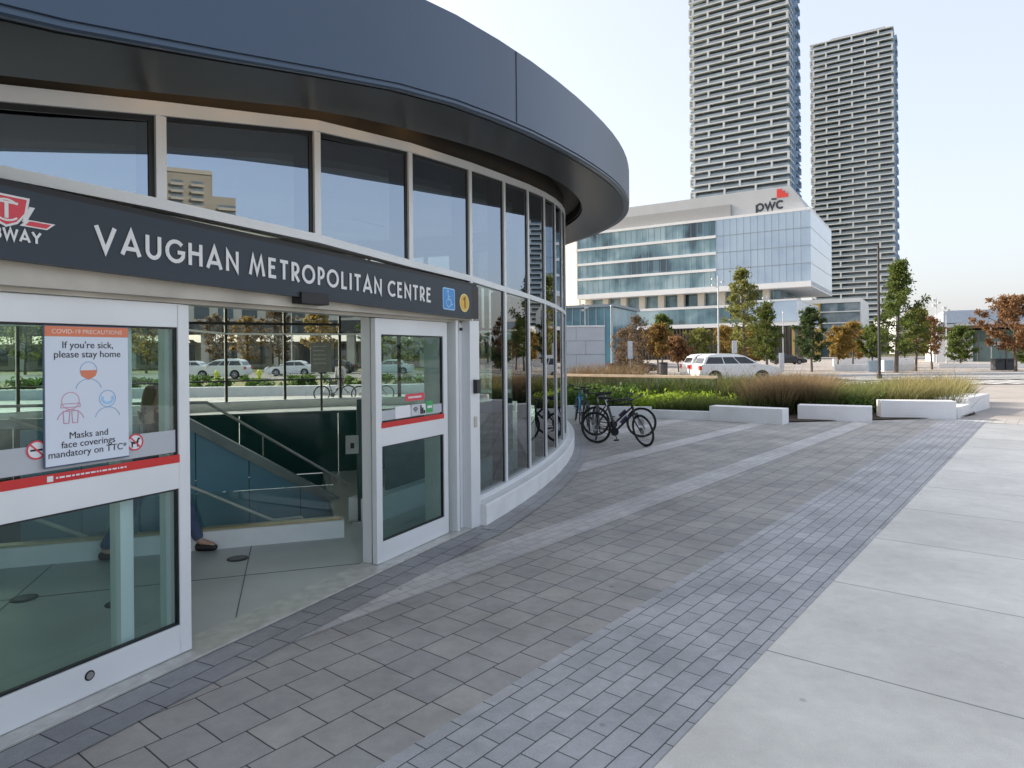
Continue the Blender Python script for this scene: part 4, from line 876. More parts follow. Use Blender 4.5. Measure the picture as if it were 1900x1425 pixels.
# ---------------------------------------------------------------- vehicles
CARGL = M('car_window', (.02, .024, .028), .06, 0, .1, 2, spec=.7); LAMP = M('headlight_lens', (.6, .62, .64), .1, .2); TAIL = M('tail_lens', (.55, .02, .02), .15)
def car(label, suv, col, group=None, name=None):
    o = thing(name or 'parked_car', label, 'car', (0, 0, 0), group); pm = M('car_paint_%s' % col[0], col[1], .22, 0, .02, 1, spec=.6)
    L = 4.6; hw = .9; wr = .35 if suv else .32; ax = (.86, 3.5); belt = 1.0 if suv else .92; top = 1.68 if suv else 1.43; g = .24 if suv else .19
    def archpts(x): return [(x+(wr+.06)*math.cos(R(a)), wr+(wr+.06)*math.sin(R(a))) for a in range(180, -1, -20)]
    low = [(.05, g+.08)] + [(ax[0]-wr-.06, g)] + archpts(ax[0]) + [(ax[0]+wr+.06, g), (ax[1]-wr-.06, g)] + archpts(ax[1]) + [(ax[1]+wr+.06, g), (L-.06, g+.04), (L, .48), (L-.02, .7), (L-.1, .84), (L-.3, .95), (L-.7, 1.03), (3.52, 1.08), (3.3, 1.09), (.12, 1.09), (.02, .95), (0, .55)]
    if not suv: low = [p for p in low if p[0] < 3.29 or p[1] < .8 or p[0] > 4.5] ; low = [(.05, g+.08)] + [(ax[0]-wr-.06, g)] + archpts(ax[0]) + [(ax[0]+wr+.06, g), (ax[1]-wr-.06, g)] + archpts(ax[1]) + [(ax[1]+wr+.06, g), (L-.06, g+.04), (L, .45), (L-.04, .62), (L-.25, .73), (3.2, belt-.04), (3.1, belt), (.7, belt), (.06, belt-.02), (0, .6)]
    cab = [(.14, belt), (.38, top-.2), (.62, top-.06), (1.1, top-.005), (1.7, top), (2.25, top-.05), (2.62, top-.15), (3.58, belt)] if suv else [(.55, belt), (1.2, top-.07), (1.6, top), (2.1, top), (2.45, top-.06), (3.25, belt)]
    yw = lambda z: hw-max(0, z-belt)*.34 - max(0, .45-z)*.12
    mb = MB()
    def side_prism(pl_, tap):
        n = len(pl_); P = [Vector((x, s*(yw(z) if tap else hw-max(0, .42-z)*.15), z)) for s in (-1, 1) for x, z in pl_]
        mb.add(P, [tuple(range(n)), tuple(range(2*n-1, n-1, -1))]+[(i, n+i, n+(i+1) % n, (i+1) % n) for i in range(n)])
    side_prism(low, 0); side_prism(cab, 1)
    body = mb.build('body', pm, o, .018)
    # windows
    c = [(x, z) for x, z in cab]; zb, zt = belt+(.12 if suv else .04), top-(.19 if suv else .13)
    def fx(z, front):
        pl_ = sorted([(p[1], p[0]) for p in (cab[-2:] if front else cab[:2])]); (z0, x0), (z1, x1) = pl_; return x0+(x1-x0)*(z-z0)/(z1-z0)
    cuts = [0, .36, .38, .66, .68, 1.0] if suv else [0, .46, .48, 1]
    xr0, xr1, xf0, xf1 = fx(zb, 0)+.12, fx(zt, 0)+.16, fx(zb, 1)-.16, fx(zt, 1)-.1
    for s in (-1, 1):
        for k in range(0, len(cuts), 2):
            a, b = cuts[k], cuts[k+1]; q = [(xr0+(xf0-xr0)*a, zb), (xr0+(xf0-xr0)*b, zb), (xr1+(xf1-xr1)*b, zt), (xr1+(xf1-xr1)*a, zt)]
            mb = MB(); mb.ext([Vector((x, s*(yw(z)-.004), z)) for x, z in q], (0, s*.008, 0)); mb.build('window', CARGL, o)
    for fr in (0, 1):
        z0, z1 = (belt+(.1 if suv else .03), top-(.17 if suv else .10)) if fr else (belt+.12, top-.24); x0, x1 = fx(z0, fr), fx(z1, fr); e = .008 if fr else -.008
        mb = MB(); mb.ext([Vector((x0, -yw(z0)+.1, z0)), Vector((x0, yw(z0)-.1, z0)), Vector((x1, yw(z1)-.1, z1)), Vector((x1, -yw(z1)+.1, z1))], (e, 0, .004)); mb.build('windscreen' if fr else 'rear_window', CARGL, o)
    for s in (-1, 1):
        for x in ax:
            mb = MB(); cc = Vector((x, s*(hw-.02), wr)); mb.tube([cc-Vector((0, s*.2, 0)), cc-Vector((0, s*.02, 0)), cc], [wr, wr, wr-.03], 24); wo = mb.build('wheel', RUBBER, o)
            mb = MB(); mb.disc(cc-Vector((0, s*.004, 0)), (0, s, 0), wr*.64, .006, 20); rm = mb.build('rim', BLACK, wo); mb = MB()
            for k in range(5): a = k*1.2566; mb.tube([cc+Vector((0, s*.006, 0)), cc+Vector((wr*.6*math.cos(a), s*.008, wr*.6*math.sin(a)))], [.03, .045], 6)
            mb.tube([cc+Vector((wr*.63*math.cos(k*.3142), s*.004, wr*.63*math.sin(k*.3142))) for k in range(20)], .014, 5, closed=True); mb.build('spokes', CHROME, wo)
        mb = MB(); mb.ext([Vector((L-.42, s*(hw+.004), .9)), Vector((L-.06, s*(hw-.1), .78)), Vector((L+.004, s*(hw-.12), .66)), Vector((L-.2, s*(hw+.004), .7))], (0, -s*.14, 0)); mb.build('headlight', LAMP, o)
        mb = MB(); zt0 = .78; mb.box(ID, -.012, .1, min(s*.62, s*(hw+.004)), max(s*.62, s*(hw+.004)), zt0, zt0+(.24 if suv else .1)); mb.build('tail_light', TAIL, o)
        mb = MB(); mb.box(ID, 2.95, 3.1, min(s*.88, s*1.06), max(s*.88, s*1.06), belt+.02, belt+.15); mb.build('wing_mirror', pm, o, .03)
        mb = MB()
        for x in (1.55, 2.55): mb.box(ID, x, x+.16, min(s*hw, s*(hw+.018)), max(s*hw, s*(hw+.018)), belt-.14, belt-.115)
        mb.build('door_handle', pm, o)
    mb = MB(); mb.box(ID, L-.03, L+.008, -.55, .55, g+.1, .58); mb.box(ID, .3, 4.2, -.8, .8, g-.03, g+.12); mb.build('grille', BLACK, o)
    return o
def put_car(o, px, Z, heading, z=.01): p = at(px, 0, Z); o.location = (p.x, p.y, z); o.rotation_euler = (0, 0, R(90-heading)); return o
WH = ('white', (.78, .79, .8)); DK = ('black', (.02, .02, .024)); GY = ('silver', (.35, .36, .37))
sv = put_car(car('white sport utility car on the road behind the brown grass, side on', True, WH), 1283, 38.2, 88, .1)
sv2 = put_car(car('white car mostly hidden behind the nearer white one, red tail light showing', True, WH), 1263, 41.5, 88, .1)
put_car(car('dark car parked far off beyond the pale block, low behind the planting', False, DK), 1120, 62, 92)
put_car(car('black car in the distance at the foot of the office block', False, DK), 1426, 95, 90)
cg = 'cars in the lot behind the station'
c1 = put_car(car('white sport utility car seen through the open doorway, largest of the row', True, WH, cg), 455, 57, -92)
c2 = put_car(car('white saloon car seen through the doorway, in the middle of the row', False, WH, cg), 580, 64, -92)
c3 = put_car(car('dark saloon car seen through the doorway, beside the map board', False, DK, cg), 655, 70, -90)
c4 = copy_tree(c2); c4['label'] = 'white saloon car behind the edge of the right sliding door'; put_car(c4, 760, 66, -90)
c5 = copy_tree(c2); c5['label'] = 'white car at the left edge of the doorway view, behind the largest one'; put_car(c5, 385, 72, -90)

# ---------------------------------------------------------------- trees
BARK = M('grey_bark', (.11, .09, .075), .9, 0, .25, 8, .4, 30)
def tree(label, base, H, Wd, mat, n=2600, size=.2, stem=.22, conic=.5, group='street trees', airy=1.0, name='tree'):
    n = int(n*1.5); size *= .66; Wd *= 1.25
    base = Vector(base); o = thing(name, label, 'tree', base, group); lean = Vector((random.uniform(-.04, .04), random.uniform(-.04, .04), 0)); r0 = .016*H+.03
    tp = [base+Vector((0, 0, -.1))]+[base+lean*k+Vector((random.uniform(-.04, .04), random.uniform(-.04, .04), H*.94*k/7)) for k in range(1, 8)]
    mb = MB(); mb.tube(tp, [r0*(1-.13*i) for i in range(8)], 8); cen, rad = [], []
    nl = 30
    for i in range(nl):
        f = i/(nl-1); z = H*(stem+(.97-stem)*f); prof = (math.sin(math.pi*min(1, (f*.9+.12)))**.7)*(1-conic*f); ln = Wd/2*prof*random.uniform(.55, 1.12)+.1; a = i*2.4+random.uniform(-.5, .5)
        k = min(z/(H*.94)*7, 6.99); q = tp[int(k)].lerp(tp[int(k)+1], k-int(k)); up = .5+.5*f
        e = q+Vector((math.cos(a)*ln, math.sin(a)*ln, ln*up*.7)); m_ = q.lerp(e, .5)+Vector((0, 0, -.08*ln))
        mb.tube([q, m_, e], [r0*.35*(1-.5*f), r0*.22*(1-.5*f), .012], 5)
        for t in (.35, .6, .82, 1.0):
            if random.random() < .12: continue
            c = q.lerp(e, t)+Vector((random.uniform(-.2, .2), random.uniform(-.2, .2), random.uniform(-.15, .2))); mb.tube([q.lerp(e, t), q.lerp(e, t).lerp(c, .6), c+(c-q)*.12], [.016, .01, .005], 4, cap=False); cen.append(c); rad.append((.14+.15*Wd/3*(1-t*.4))*airy)
    mb.build('trunk', BARK, o)
    leaves('crown', np.array([tuple(c) for c in cen]), np.array(rad), n, size, mat, .8, o).matrix_parent_inverse = Matrix.Translation(-base)
    return o
GRN = leafmat('green_leaf', [(.08, .115, .025), (.14, .18, .045), (.25, .28, .08)]); DGR = leafmat('deep_green_leaf', [(.045, .075, .028), (.08, .12, .04), (.14, .18, .06)])
YGR = leafmat('yellow_green_leaf', [(.15, .16, .04), (.25, .26, .07), (.42, .38, .12)]); ORA = leafmat('orange_leaf', [(.2, .13, .045), (.3, .19, .06), (.24, .24, .07), (.38, .25, .09)])
RUS = leafmat('rust_leaf', [(.2, .11, .055), (.28, .16, .075), (.34, .22, .11)]); OCH = leafmat('ochre_leaf', [(0.228, 0.158, 0.044), (0.385, 0.263, 0.070), (0.525, 0.350, 0.123)]); BRN = leafmat('brown_leaf', [(0.123, 0.088, 0.052), (0.193, 0.131, 0.079), (0.280, 0.193, 0.105)])
def T(px, top, Z, wpx, mat, label, stem=.22, conic=.5, n=2600, size=.2, airy=1.0):
    b = at(px, 0, Z); H = at(px, top, Z).z; return tree(label, (b.x, b.y, 0), H, wpx*Z/FPX, mat, n, size, stem, conic, airy=airy)
T(1378, 494, 52, 74, YGR, 'tallest sparse yellow green tree before the office block', .2, .62, 3000, .17, 1.1)
T(1416, 562, 56, 54, GRN, 'green tree right beside the tall sparse yellow one')
T(1385, 606, 66, 60, OCH, 'low ochre tree under the tall sparse yellow one')
T(1222, 584, 70, 46, GRN, 'small green tree rising above the orange trees before the office block', .4)
T(1214, 604, 58, 48, ORA, 'orange tree under the small green one, left of the lamp post', .35, .3)
T(1253, 628, 64, 44, RUS, 'low rust coloured tree beside the orange one', .3, .3)
T(1180, 585, 50, 50, BRN, 'thin half bare brownish tree behind the railing', .15, .3, 1100, .14, 1.2)
T(1150, 612, 60, 44, BRN, 'half bare brown tree nearest the pale block wall', .2, .4, 1200, .16, 1.2)
T(1295, 610, 80, 50, YGR, 'pale green tree before the glass base of the office block, left of the light pole', .25, .3)
T(1340, 606, 84, 46, OCH, 'ochre tree before the glass base of the office block, right of the light pole', .25, .3)
T(1500, 571, 60, 54, DGR, 'dark green young tree at the right corner of the office block', .2, .45)
T(1548, 608, 64, 48, OCH, 'ochre brown tree right of the dark green young one', .3, .3)
T(1576, 598, 74, 56, OCH, 'second ochre tree, behind the one right of the dark green young tree', .2, .35)
T(1612, 604, 72, 46, GRN, 'small green tree just left of the dark lamp post', .25, .4)
T(1656, 482, 56, 84, GRN, 'tall slender green tree right of the dark lamp post', .16, .68, 5200, .18, 1.3)
T(1693, 572, 60, 60, YGR, 'broad green tree right of the tall slender one', .3, .45)
T(1723, 590, 64, 40, RUS, 'thin dark rust tree between green trees', .3, .4, 1300)
T(1775, 607, 72, 58, GRN, 'rounded green tree before the terminal glass', .18, .4, 3000)
T(1878, 552, 56, 104, RUS, 'wide rust orange tree at the right edge of the picture', .28, .35, 4200, .2)
T(1918, 640, 58, 60, GRN, 'green tree at the very right edge under the rust orange one', .2, .3)
# behind the station, seen through the glass
gbh = 'trees behind the station'
for px, top, Z, wpx, mat, lab in ((455, 590, 82, 60, ORA, 'orange tree over the white sport utility car through the doorway'), (512, 566, 86, 70, BRN, 'brown tree over the white saloon through the doorway'), (590, 570, 80, 60, OCH, 'ochre tree above the map board through the doorway'), (745, 600, 84, 90, YGR, 'yellow green tree through the upper glass of the right door'), (690, 585, 92, 70, DGR, 'dark green tree beside the right door edge through the doorway'), (395, 585, 90, 60, BRN, 'brown tree at the left of the doorway view'), (265, 580, 80, 110, OCH, 'ochre tree through the left door glass, right of the poster'), (40, 575, 78, 130, YGR, 'yellow green tree through the left door glass, left of the poster'), (790, 585, 96, 70, GRN, 'green tree through the right door glass by its hinge side'), (880, 590, 88, 60, OCH, 'ochre tree through the curved glass beside the card reader')):
    t = T(px, top, Z, wpx, mat, lab, .2, .35, 2000, .26); t['group'] = gbh
# off to the right, mirrored in the curved glass
for i, (x, y, H, m_, lab) in enumerate(((34, 33, 7, YGR, 'yellow green tree by the road, outside the picture to the right'), (40, 25, 6, ORA, 'orange tree by the path, outside the picture to the right'), (52, 30, 8, GRN, 'green tree by the road, far outside the picture to the right'))):
    tree(lab, (x, y, 0), H, 4, m_, 1500, .3)

# ---------------------------------------------------------------- buildings
UP = Vector((0, 0, 1))
BX = Vector((.844, -.536, 0)); BY = Vector((.536, .844, 0))       # common street grid: front faces run along BX, sides along BY
def bframe(corner): return FrameV(corner, BX, BY)                 # corner = near right corner; front is x<0
TWH = M('tower_white_panel', (.70, .72, .74), .6, 0, .05, .1); TGL = M('tower_dark_glass', (.06, .085, .105), .08, 0, .5, .25, spec=.7); TGU = M('balcony_guard_glass', (.30, .36, .41), .15, 0, .25, .15, spec=.6)
TBL = M('tower_blue_glass', (.08, .17, .30), .06, 0, .4, .15, spec=.8)
def tower(name_label, corner, wid, dep, top, fl=2.95, seed=1):
    rr = random.Random(seed); o = thing('condo_tower', name_label, 'tower', corner); F = bframe(corner); nf = int(top/fl)
    mb = MB(); mb.box(F, -wid+1.6, -1.6, 1.7, dep-1.6, 0, nf*fl-.5); mb.build('glazing', TGL, o)
    mb = MB(); cw = wid/6.4; gd = MB(); sd_ = MB()
    for k in range(nf+1):
        z = k*fl; mb.box(F, -wid, 0, 0, dep*.36, z-.27, z+.27); mb.box(F, -wid, 0, dep*.36+2.4, dep, z-.12, z+.12)
        if k == nf: break
        for c in range(8):
            x = -(c+(.5 if k % 2 else 0))*2*cw - .25
            if x < -wid+.5: break
            x = min(x, -.0); mb.box(F, max(x-.8, -wid), x, -.02, 1.71, z+.271, z+fl-.271)
        if k % 2 == 0: mb.box(F, -wid-.01, -wid+.45, -.015, 1.72, z+.271, z+fl-.271)
        gd.box(F, -wid+.5, -.3, .25, .3, z+.275, z+1.3)
        # side: stacked frames, every other one pushed out
        off = 1.0 if k % 2 else .2; y0 = dep*.36+2.4   # the frames join into one lattice
        sd_.box(F, -1.0, off, y0, y0+.5, z+.3, z+fl-.3); sd_.box(F, -1.0, off, y0+9, y0+9.5, z+.3, z+fl-.3); sd_.box(F, -1.0, off, y0-.01, y0+9.51, z+fl-.35, z+fl-.01); sd_.box(F, -1.3, -.3, .1, y0+9.4, z-.2, z+.2)
        for y in (3.5, 7.8): sd_.box(F, -.7, -.02, y, y+.4, z+.271, z+fl-.271)
    mb.build('facade_grid', TWH, o); gd.build('balcony_guard', TGU, o); sd_.build('side_frames', M('tower_shaded_panel', (.36, .5, .7), .5, 0, .05, .1), o)  # side frames: bluish shade of the side faces painted into the panel colour
    mb = MB(); mb.box(F, -1.62, -.9, 1.7, dep-.6, 0, nf*fl-.6); mb.build('side_glazing', TBL, o)
    mb = MB(); mb.box(F, -wid*.75, -4, 5, dep-5, nf*fl+.43, nf*fl+3.0); mb.build('roof_plant', M('plant_grey', (.4, .41, .42), .7), o)
    return o
p = at(1463, 0, 282); tower('taller left condo tower with white brick pattern balconies, top out of the picture', (p.x, p.y, 0), 42.5, 27, 178)
p = at(1657, 0, 352); zt = at(1657, 48, 352).z; tower('right condo tower with white brick pattern balconies and blue glass side', (p.x, p.y, 0), 40.5, 26, zt, seed=2)
# office block
OC = at(1500, 0, 144); OC.z = 0; OF = bframe(OC); OB = thing('office_building', 'white banded glass office block with cantilevered upper floors and roof sign', 'building', OC)
zb = at(1500, 531, 144).z; zt = at(1500, 388, 144).z; OL, OD = 56.0, 33.0
OWH = M('office_white', (.82, .83, .84), .5, 0, .04, .2)
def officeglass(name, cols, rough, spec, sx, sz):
    """curtain wall: tint varies bay by bay, with broader dark patches across bays"""
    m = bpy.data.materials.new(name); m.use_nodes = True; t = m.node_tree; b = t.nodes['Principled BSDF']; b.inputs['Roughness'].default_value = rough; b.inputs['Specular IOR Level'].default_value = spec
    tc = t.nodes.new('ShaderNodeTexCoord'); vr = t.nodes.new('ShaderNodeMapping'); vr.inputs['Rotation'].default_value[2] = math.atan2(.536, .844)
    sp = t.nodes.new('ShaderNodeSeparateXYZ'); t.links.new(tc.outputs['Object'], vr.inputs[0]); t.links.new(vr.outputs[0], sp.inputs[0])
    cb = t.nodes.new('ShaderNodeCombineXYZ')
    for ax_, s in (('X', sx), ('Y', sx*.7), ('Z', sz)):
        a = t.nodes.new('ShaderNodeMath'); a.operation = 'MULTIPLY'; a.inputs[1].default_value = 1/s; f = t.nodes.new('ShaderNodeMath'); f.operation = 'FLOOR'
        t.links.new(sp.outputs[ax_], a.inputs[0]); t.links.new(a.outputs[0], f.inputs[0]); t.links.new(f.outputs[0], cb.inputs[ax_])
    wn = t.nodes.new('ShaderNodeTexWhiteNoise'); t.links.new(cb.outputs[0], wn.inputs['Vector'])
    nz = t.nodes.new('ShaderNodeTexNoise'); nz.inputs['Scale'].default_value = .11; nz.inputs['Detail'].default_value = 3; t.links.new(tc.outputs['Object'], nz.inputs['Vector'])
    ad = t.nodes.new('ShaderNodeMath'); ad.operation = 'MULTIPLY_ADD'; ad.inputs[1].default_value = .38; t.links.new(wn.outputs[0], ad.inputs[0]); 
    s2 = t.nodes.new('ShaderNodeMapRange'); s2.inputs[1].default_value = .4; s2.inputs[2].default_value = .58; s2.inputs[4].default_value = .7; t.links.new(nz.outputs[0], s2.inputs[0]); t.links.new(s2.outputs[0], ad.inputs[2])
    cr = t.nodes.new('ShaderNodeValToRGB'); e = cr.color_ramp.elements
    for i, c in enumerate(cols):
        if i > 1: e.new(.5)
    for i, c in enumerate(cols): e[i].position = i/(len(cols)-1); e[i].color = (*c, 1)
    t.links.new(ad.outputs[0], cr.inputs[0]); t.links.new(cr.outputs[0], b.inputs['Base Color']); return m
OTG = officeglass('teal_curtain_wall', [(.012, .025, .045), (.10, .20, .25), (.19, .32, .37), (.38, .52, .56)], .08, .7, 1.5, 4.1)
OBG = officeglass('pale_blue_curtain_wall', [(.34, .45, .6), (.4, .52, .66), (.46, .58, .7)], .12, .8, 3.2, 4.1)
OSG = officeglass('side_curtain_wall', [(.5, .6, .72), (.55, .64, .75)], .15, .8, 3.2, 4.1)
spl = -OL*.36     # where the teal bays meet the pale blue bays
fh = (zt-zb-1.2)/4
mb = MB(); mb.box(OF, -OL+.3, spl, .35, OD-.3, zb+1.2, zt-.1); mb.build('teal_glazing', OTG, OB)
mb = MB(); mb.box(OF, spl+.001, -.05, .05, OD-.06, zb+1.2, zt-.1); mb.build('pale_glazing', OBG, OB)
mb = MB(); mb.box(OF, -.049, -.0, .05, OD-.06, zb+.3, zt-.1); mb.build('side_glazing', OSG, OB)
mb = MB(); mb.box(OF, -OL, 0, 0, OD, zb, zb+1.19); mb.box(OF, -OL, 0, 0, OD, zt-.09, zt+.5)
for k in range(1, 4): z = zb+1.2+k*fh; mb.box(OF, -OL, spl, 0, OD, z-.3, z+.3)
mb.box(OF, -OL, -OL+.29, 0, OD, zb+1.2, zt-.1)
mb.build('floor_band', OWH, OB)
mb = MB()
for k in range(1, 4): z = zb+1.2+k*fh; mb.box(OF, spl+.01, -.02, .02, .049, z-.1, z+.1); mb.box(OF, .0005, .02, .3, OD-.3, z-.06, z+.06)
x = -OL+1.5
while x < -.5: mb.box(OF, x-.04, x+.04, .0 if x > spl else .28, .049 if x > spl else .349, zb+1.2, zt-.1); x += 1.5
mb.build('window_mullions', M('mullion_grey', (.3, .36, .42), .4, .4), OB)
# recessed floor with columns, podium, ground floor
zp1, zp0 = at(1300, 566, 150).z, at(1300, 606, 150).z
for k in range(10): mb = MB(); x = -OL+2.2+k*4.9; mb.box(OF, x-.75, x+.75, 2.2, 3.7, zp1+.31, zb-.01); mb.build('column', M('cream_column', (.62, .58, .5), .7), OB)
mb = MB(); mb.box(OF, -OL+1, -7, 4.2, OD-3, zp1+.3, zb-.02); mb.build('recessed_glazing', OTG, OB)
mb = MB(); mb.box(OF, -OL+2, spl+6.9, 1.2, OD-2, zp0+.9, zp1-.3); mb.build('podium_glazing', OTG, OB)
mb = MB(); mb.box(OF, spl+7, -3, .6, OD-2, zp0+.9, zp1+.6); mb.build('podium_bay', OBG, OB)
mb = MB(); mb.box(OF, -OL+1.9, spl+6.9, 1, OD-1.9, zp1-.299, zp1+.29); mb.box(OF, -OL+1.9, -2.9, .95, OD-1.9, zp0, zp0+.89); mb.box(OF, spl+6.95, -2.95, .5, OD-1.95, zp1+.61, zp1+.95); mb.build('podium_band', OWH, OB)
mb = MB(); mb.box(OF, -OL+3, -4.5, 4, OD-3, 0, zp0-.01); mb.build('ground_glazing', officeglass('ground_floor_glass', [(.03, .03, .03), (.07, .07, .065), (.16, .15, .13)], .1, .6, 1.2, 5), OB)
mb = MB(); x = -OL+3
while x < -4.6: mb.box(OF, x-.06, x+.06, 3.4, 3.95, 0, zp0-.02); x += .8
mb.build('vertical_fin', M('fin_bronze', (.12, .105, .085), .5, .3), OB)
for y in (2.5, 14): mb = MB(); mb.box(OF, -4.4, -3.9, y, y+.5, 0, zp0-.02); mb.build('timber_post', M('gold_timber', (.45, .3, .1), .6), OB)
# roof screen with the sign
zs = zt+.5
a0 = at(1458, 0, 150); 
mb = MB(); sx1 = -3.2; mb.ext([OF(-OL+4, 2.5, zs), OF(sx1+2.2, 2.5, zs), OF(sx1-1.2, 2.5, zs+5.6), OF(-OL+4, 2.5, zs+5.6)], BY*(OD-6)); mb.build('roof_screen', M('screen_grey', (.52, .53, .54), .5, .2, .04, .3), OB)
mb = MB(); mb.box(OF, -OL+4, spl+3, 1.6, 2.49, zs, zs+3.0); mb.build('mechanical_screen', M('louvre_grey', (.36, .36, .36), .6, .2), OB)
RS_ = thing('rooftop_sign', 'dark lower case lettering with a red emblem on the office roof screen', 'sign', OF(sx1-5.5, 2.4, zs))
RSF = FrameV(OF(sx1-8.6, 2.38, zs), BX, BY)
mb = MB(); w8 = .5
stroke(mb, RSF, [(.25, 2.3), (.25, -.1+.2)], 0, w8, 0, .1); stroke(mb, RSF, arc(.95, 1.65, .68, .75, 150, -150, 16), 0, .42, -.012, .1)
stroke(mb, RSF, [(2.05, 2.4), (2.6, 1.0), (3.1, 2.4), (3.55, 1.0), (4.15, 2.5)], 0, .42, 0, .1)
stroke(mb, RSF, arc(5.25, 1.75, .72, .78, 45, 315, 18), 0, .42, 0, .1); stroke(mb, RSF, [(3.4, 3.15), (4.5, 3.15)], 0, .35, 0, .1)
mb.build('lettering', M('sign_dark_letters', (.03, .035, .045), .5), RS_)
mb = MB(); mb.box(RSF, 4.55, 5.6, -.02, .1, 3.3, 5.2); mb.box(RSF, 5.601, 6.9, -.02, .1, 3.3, 4.1); mb.box(RSF, 5.601, 6.3, -.02, .1, 4.101, 4.7); mb.build('emblem', M('emblem_red', (.7, .06, .05), .5), RS_)

# low podium of the right tower, between the office block and the terminal
PC = at(1590, 0, 200); PC.z = 0; F = bframe(PC); o = thing('podium_building', 'low glass podium at the foot of the right tower with a gold vertical strip', 'building', PC)
zt2 = at(1590, 560, 200).z; mb = MB(); mb.box(F, -26, 0, .3, 26, 0, zt2); mb.build('glazing', officeglass('podium_glass', [(.05, .07, .09), (.12, .18, .22), (.3, .36, .4)], .1, .7, 2, 3.4), o)
mb = MB(); mb.box(F, -26, .2, 0, 26.2, zt2+.01, zt2+1.2)
for k in range(4): mb.box(F, -26, -.02, .0, .29, 3.4*(k+1)-.15, 3.4*(k+1)+.15)
mb.box(F, .01, .3, .5, 26, 0, zt2); mb.build('white_band', OWH, o)
mb = MB(); mb.box(F, -12.5, -10.8, -.1, .29, 0, zt2); mb.build('gold_strip', M('gold_panel', (.55, .38, .1), .5), o)
# cream building catching the sun, left of the office block
p = at(1075, 0, 230); F = Frame((p.x+14, p.y+2, 0), R(0)); CF = FrameV((p.x+14, p.y, 0), Vector((.36, -.93, 0)), Vector((.93, .36, 0)))
o = thing('cream_building', 'cream sunlit building glimpsed between the station roof and the office block', 'building', CF(-20, 0, 0))
zc_ = at(1075, 400, 230).z; mb = MB(); mb.box(CF, -46, 0, 0, 22, 0, zc_); mb.build('wall', M('cream_wall', (.68, .6, .48), .8, 0, .05, .1), o)
mb = MB(); mb.box(CF, -46.2, .2, -.2, 22.2, zc_+.01, zc_+1); mb.build('parapet', OWH, o)
mb = MB()
for k in range(5):
    for q in range(9): mb.box(CF, -43+q*4.8, -41+q*4.8, -.06, -.001, 4+k*7.5, 9+k*7.5) if q % 3 == 2 else None
mb.build('window', TGL, o)
# pale stone block and the blue glass link behind it
p0, p1 = at(1010, 0, 44), at(1116, 0, 44); zt3 = at(1100, 607, 44).z; d = (p1-p0); d.z = 0; L = d.length; d.normalize(); F = FrameV((p0.x, p0.y, 0), d, Vector((-d.y, d.x, 0)))
o = thing('stone_block', 'pale blue grey stone clad service block behind the railing', 'building', (p0.x+2, p0.y, 0))
STN = M('pale_stone', (.5, .53, .57), .6, 0, .06, 1)
mb = MB()
rows = 4; hh = zt3/rows
for k in range(rows):
    n = 2 if k % 2 else 3
    for q in range(n): mb.box(F, L*q/n+.008, L*(q+1)/n-.008, 0, .1, k*hh+.01, (k+1)*hh-.012)
mb.box(F, .004, L-.004, .101, 4, 0, zt3-.02); mb.build('stone_cladding', STN, o)
mb = MB(); mb.box(F, -.02, L+.02, -.03, 4.05, zt3, zt3+.12); mb.build('coping', CONCW, o)
p0, p1 = at(1000, 0, 88), at(1131, 0, 84); zt4 = at(1050, 572, 86).z; d = (p1-p0); d.z = 0; L = d.length; d.normalize(); F = FrameV((p0.x, p0.y, 0), d, Vector((-d.y, d.x, 0)))
o = thing('glass_link_building', 'low blue glass building with a thin flat roof behind the stone block', 'building', (p0.x+4, p0.y, 0))
mb = MB(); mb.box(F, 0, L, 0, 12, 0, zt4); mb.build('glazing', officeglass('blue_link_glass', [(.03, .1, .15), (.06, .2, .28), (.12, .32, .4)], .08, .7, 1.2, 3), o)
mb = MB(); mb.box(F, -.4, L+.4, -.4, 12.4, zt4+.01, zt4+.35); mb.build('roof', M('link_roof', (.25, .3, .34), .5, .3), o)
mb = MB()
for k in range(10): mb.box(F, k*L/9-.05, k*L/9+.05, -.08, -.01, 0, zt4)
mb.build('mullions', ALUD, o)
# bus terminal at the right
p0, p1 = at(1722, 0, 104), at(1990, 0, 96); d = (p1-p0); d.z = 0; L = d.length; d.normalize(); F = FrameV((p0.x, p0.y, 0), d, Vector((-d.y, d.x, 0)))
o = thing('bus_terminal', 'long low terminal with shallow arched roof, green glass and blue grey fascia', 'building', (p0.x+8, p0.y, 0))
zr = at(1760, 598, 102).z; mb = MB(); mb.box(F, 5.5, L, 2, 16, 0, zr-1.2); mb.build('glazing', officeglass('green_terminal_glass', [(.02, .04, .04), (.05, .13, .11), (.1, .24, .2), (.2, .3, .3)], .08, .7, 2.2, 3), o)
arcp = [(x_, zr-.9*((x_/L-.45)/.55)**2) for x_ in [L*k/16 for k in range(17)]]
mb = MB(); mb.ext([F(x_, -2.5, z_) for x_, z_ in arcp]+[F(x_, -2.5, z_-.5) for x_, z_ in arcp[::-1]], Vector(F.y)*20); mb.build('arched_roof', M('roof_light_edge', (.45, .47, .5), .5, .3), o)
mb = MB(); mb.ext([F(x_, -2.3, z_-.501) for x_, z_ in arcp]+[F(x_, -2.3, z_-.9) for x_, z_ in arcp[::-1]], Vector(F.y)*19); mb.build('timber_soffit', M('soffit_brown', (.16, .08, .05), .6), o)
mb = MB(); mb.box(F, 2, L, 4, 18, zr+.05, zr+2.0); mb.build('upper_fascia', M('terminal_blue_grey', (.36, .42, .5), .5, .2), o)
mb = MB(); mb.box(F, .3, 5.4, .5, 14, 0, zr-1.8); mb.build('end_wall', CONCW, o)
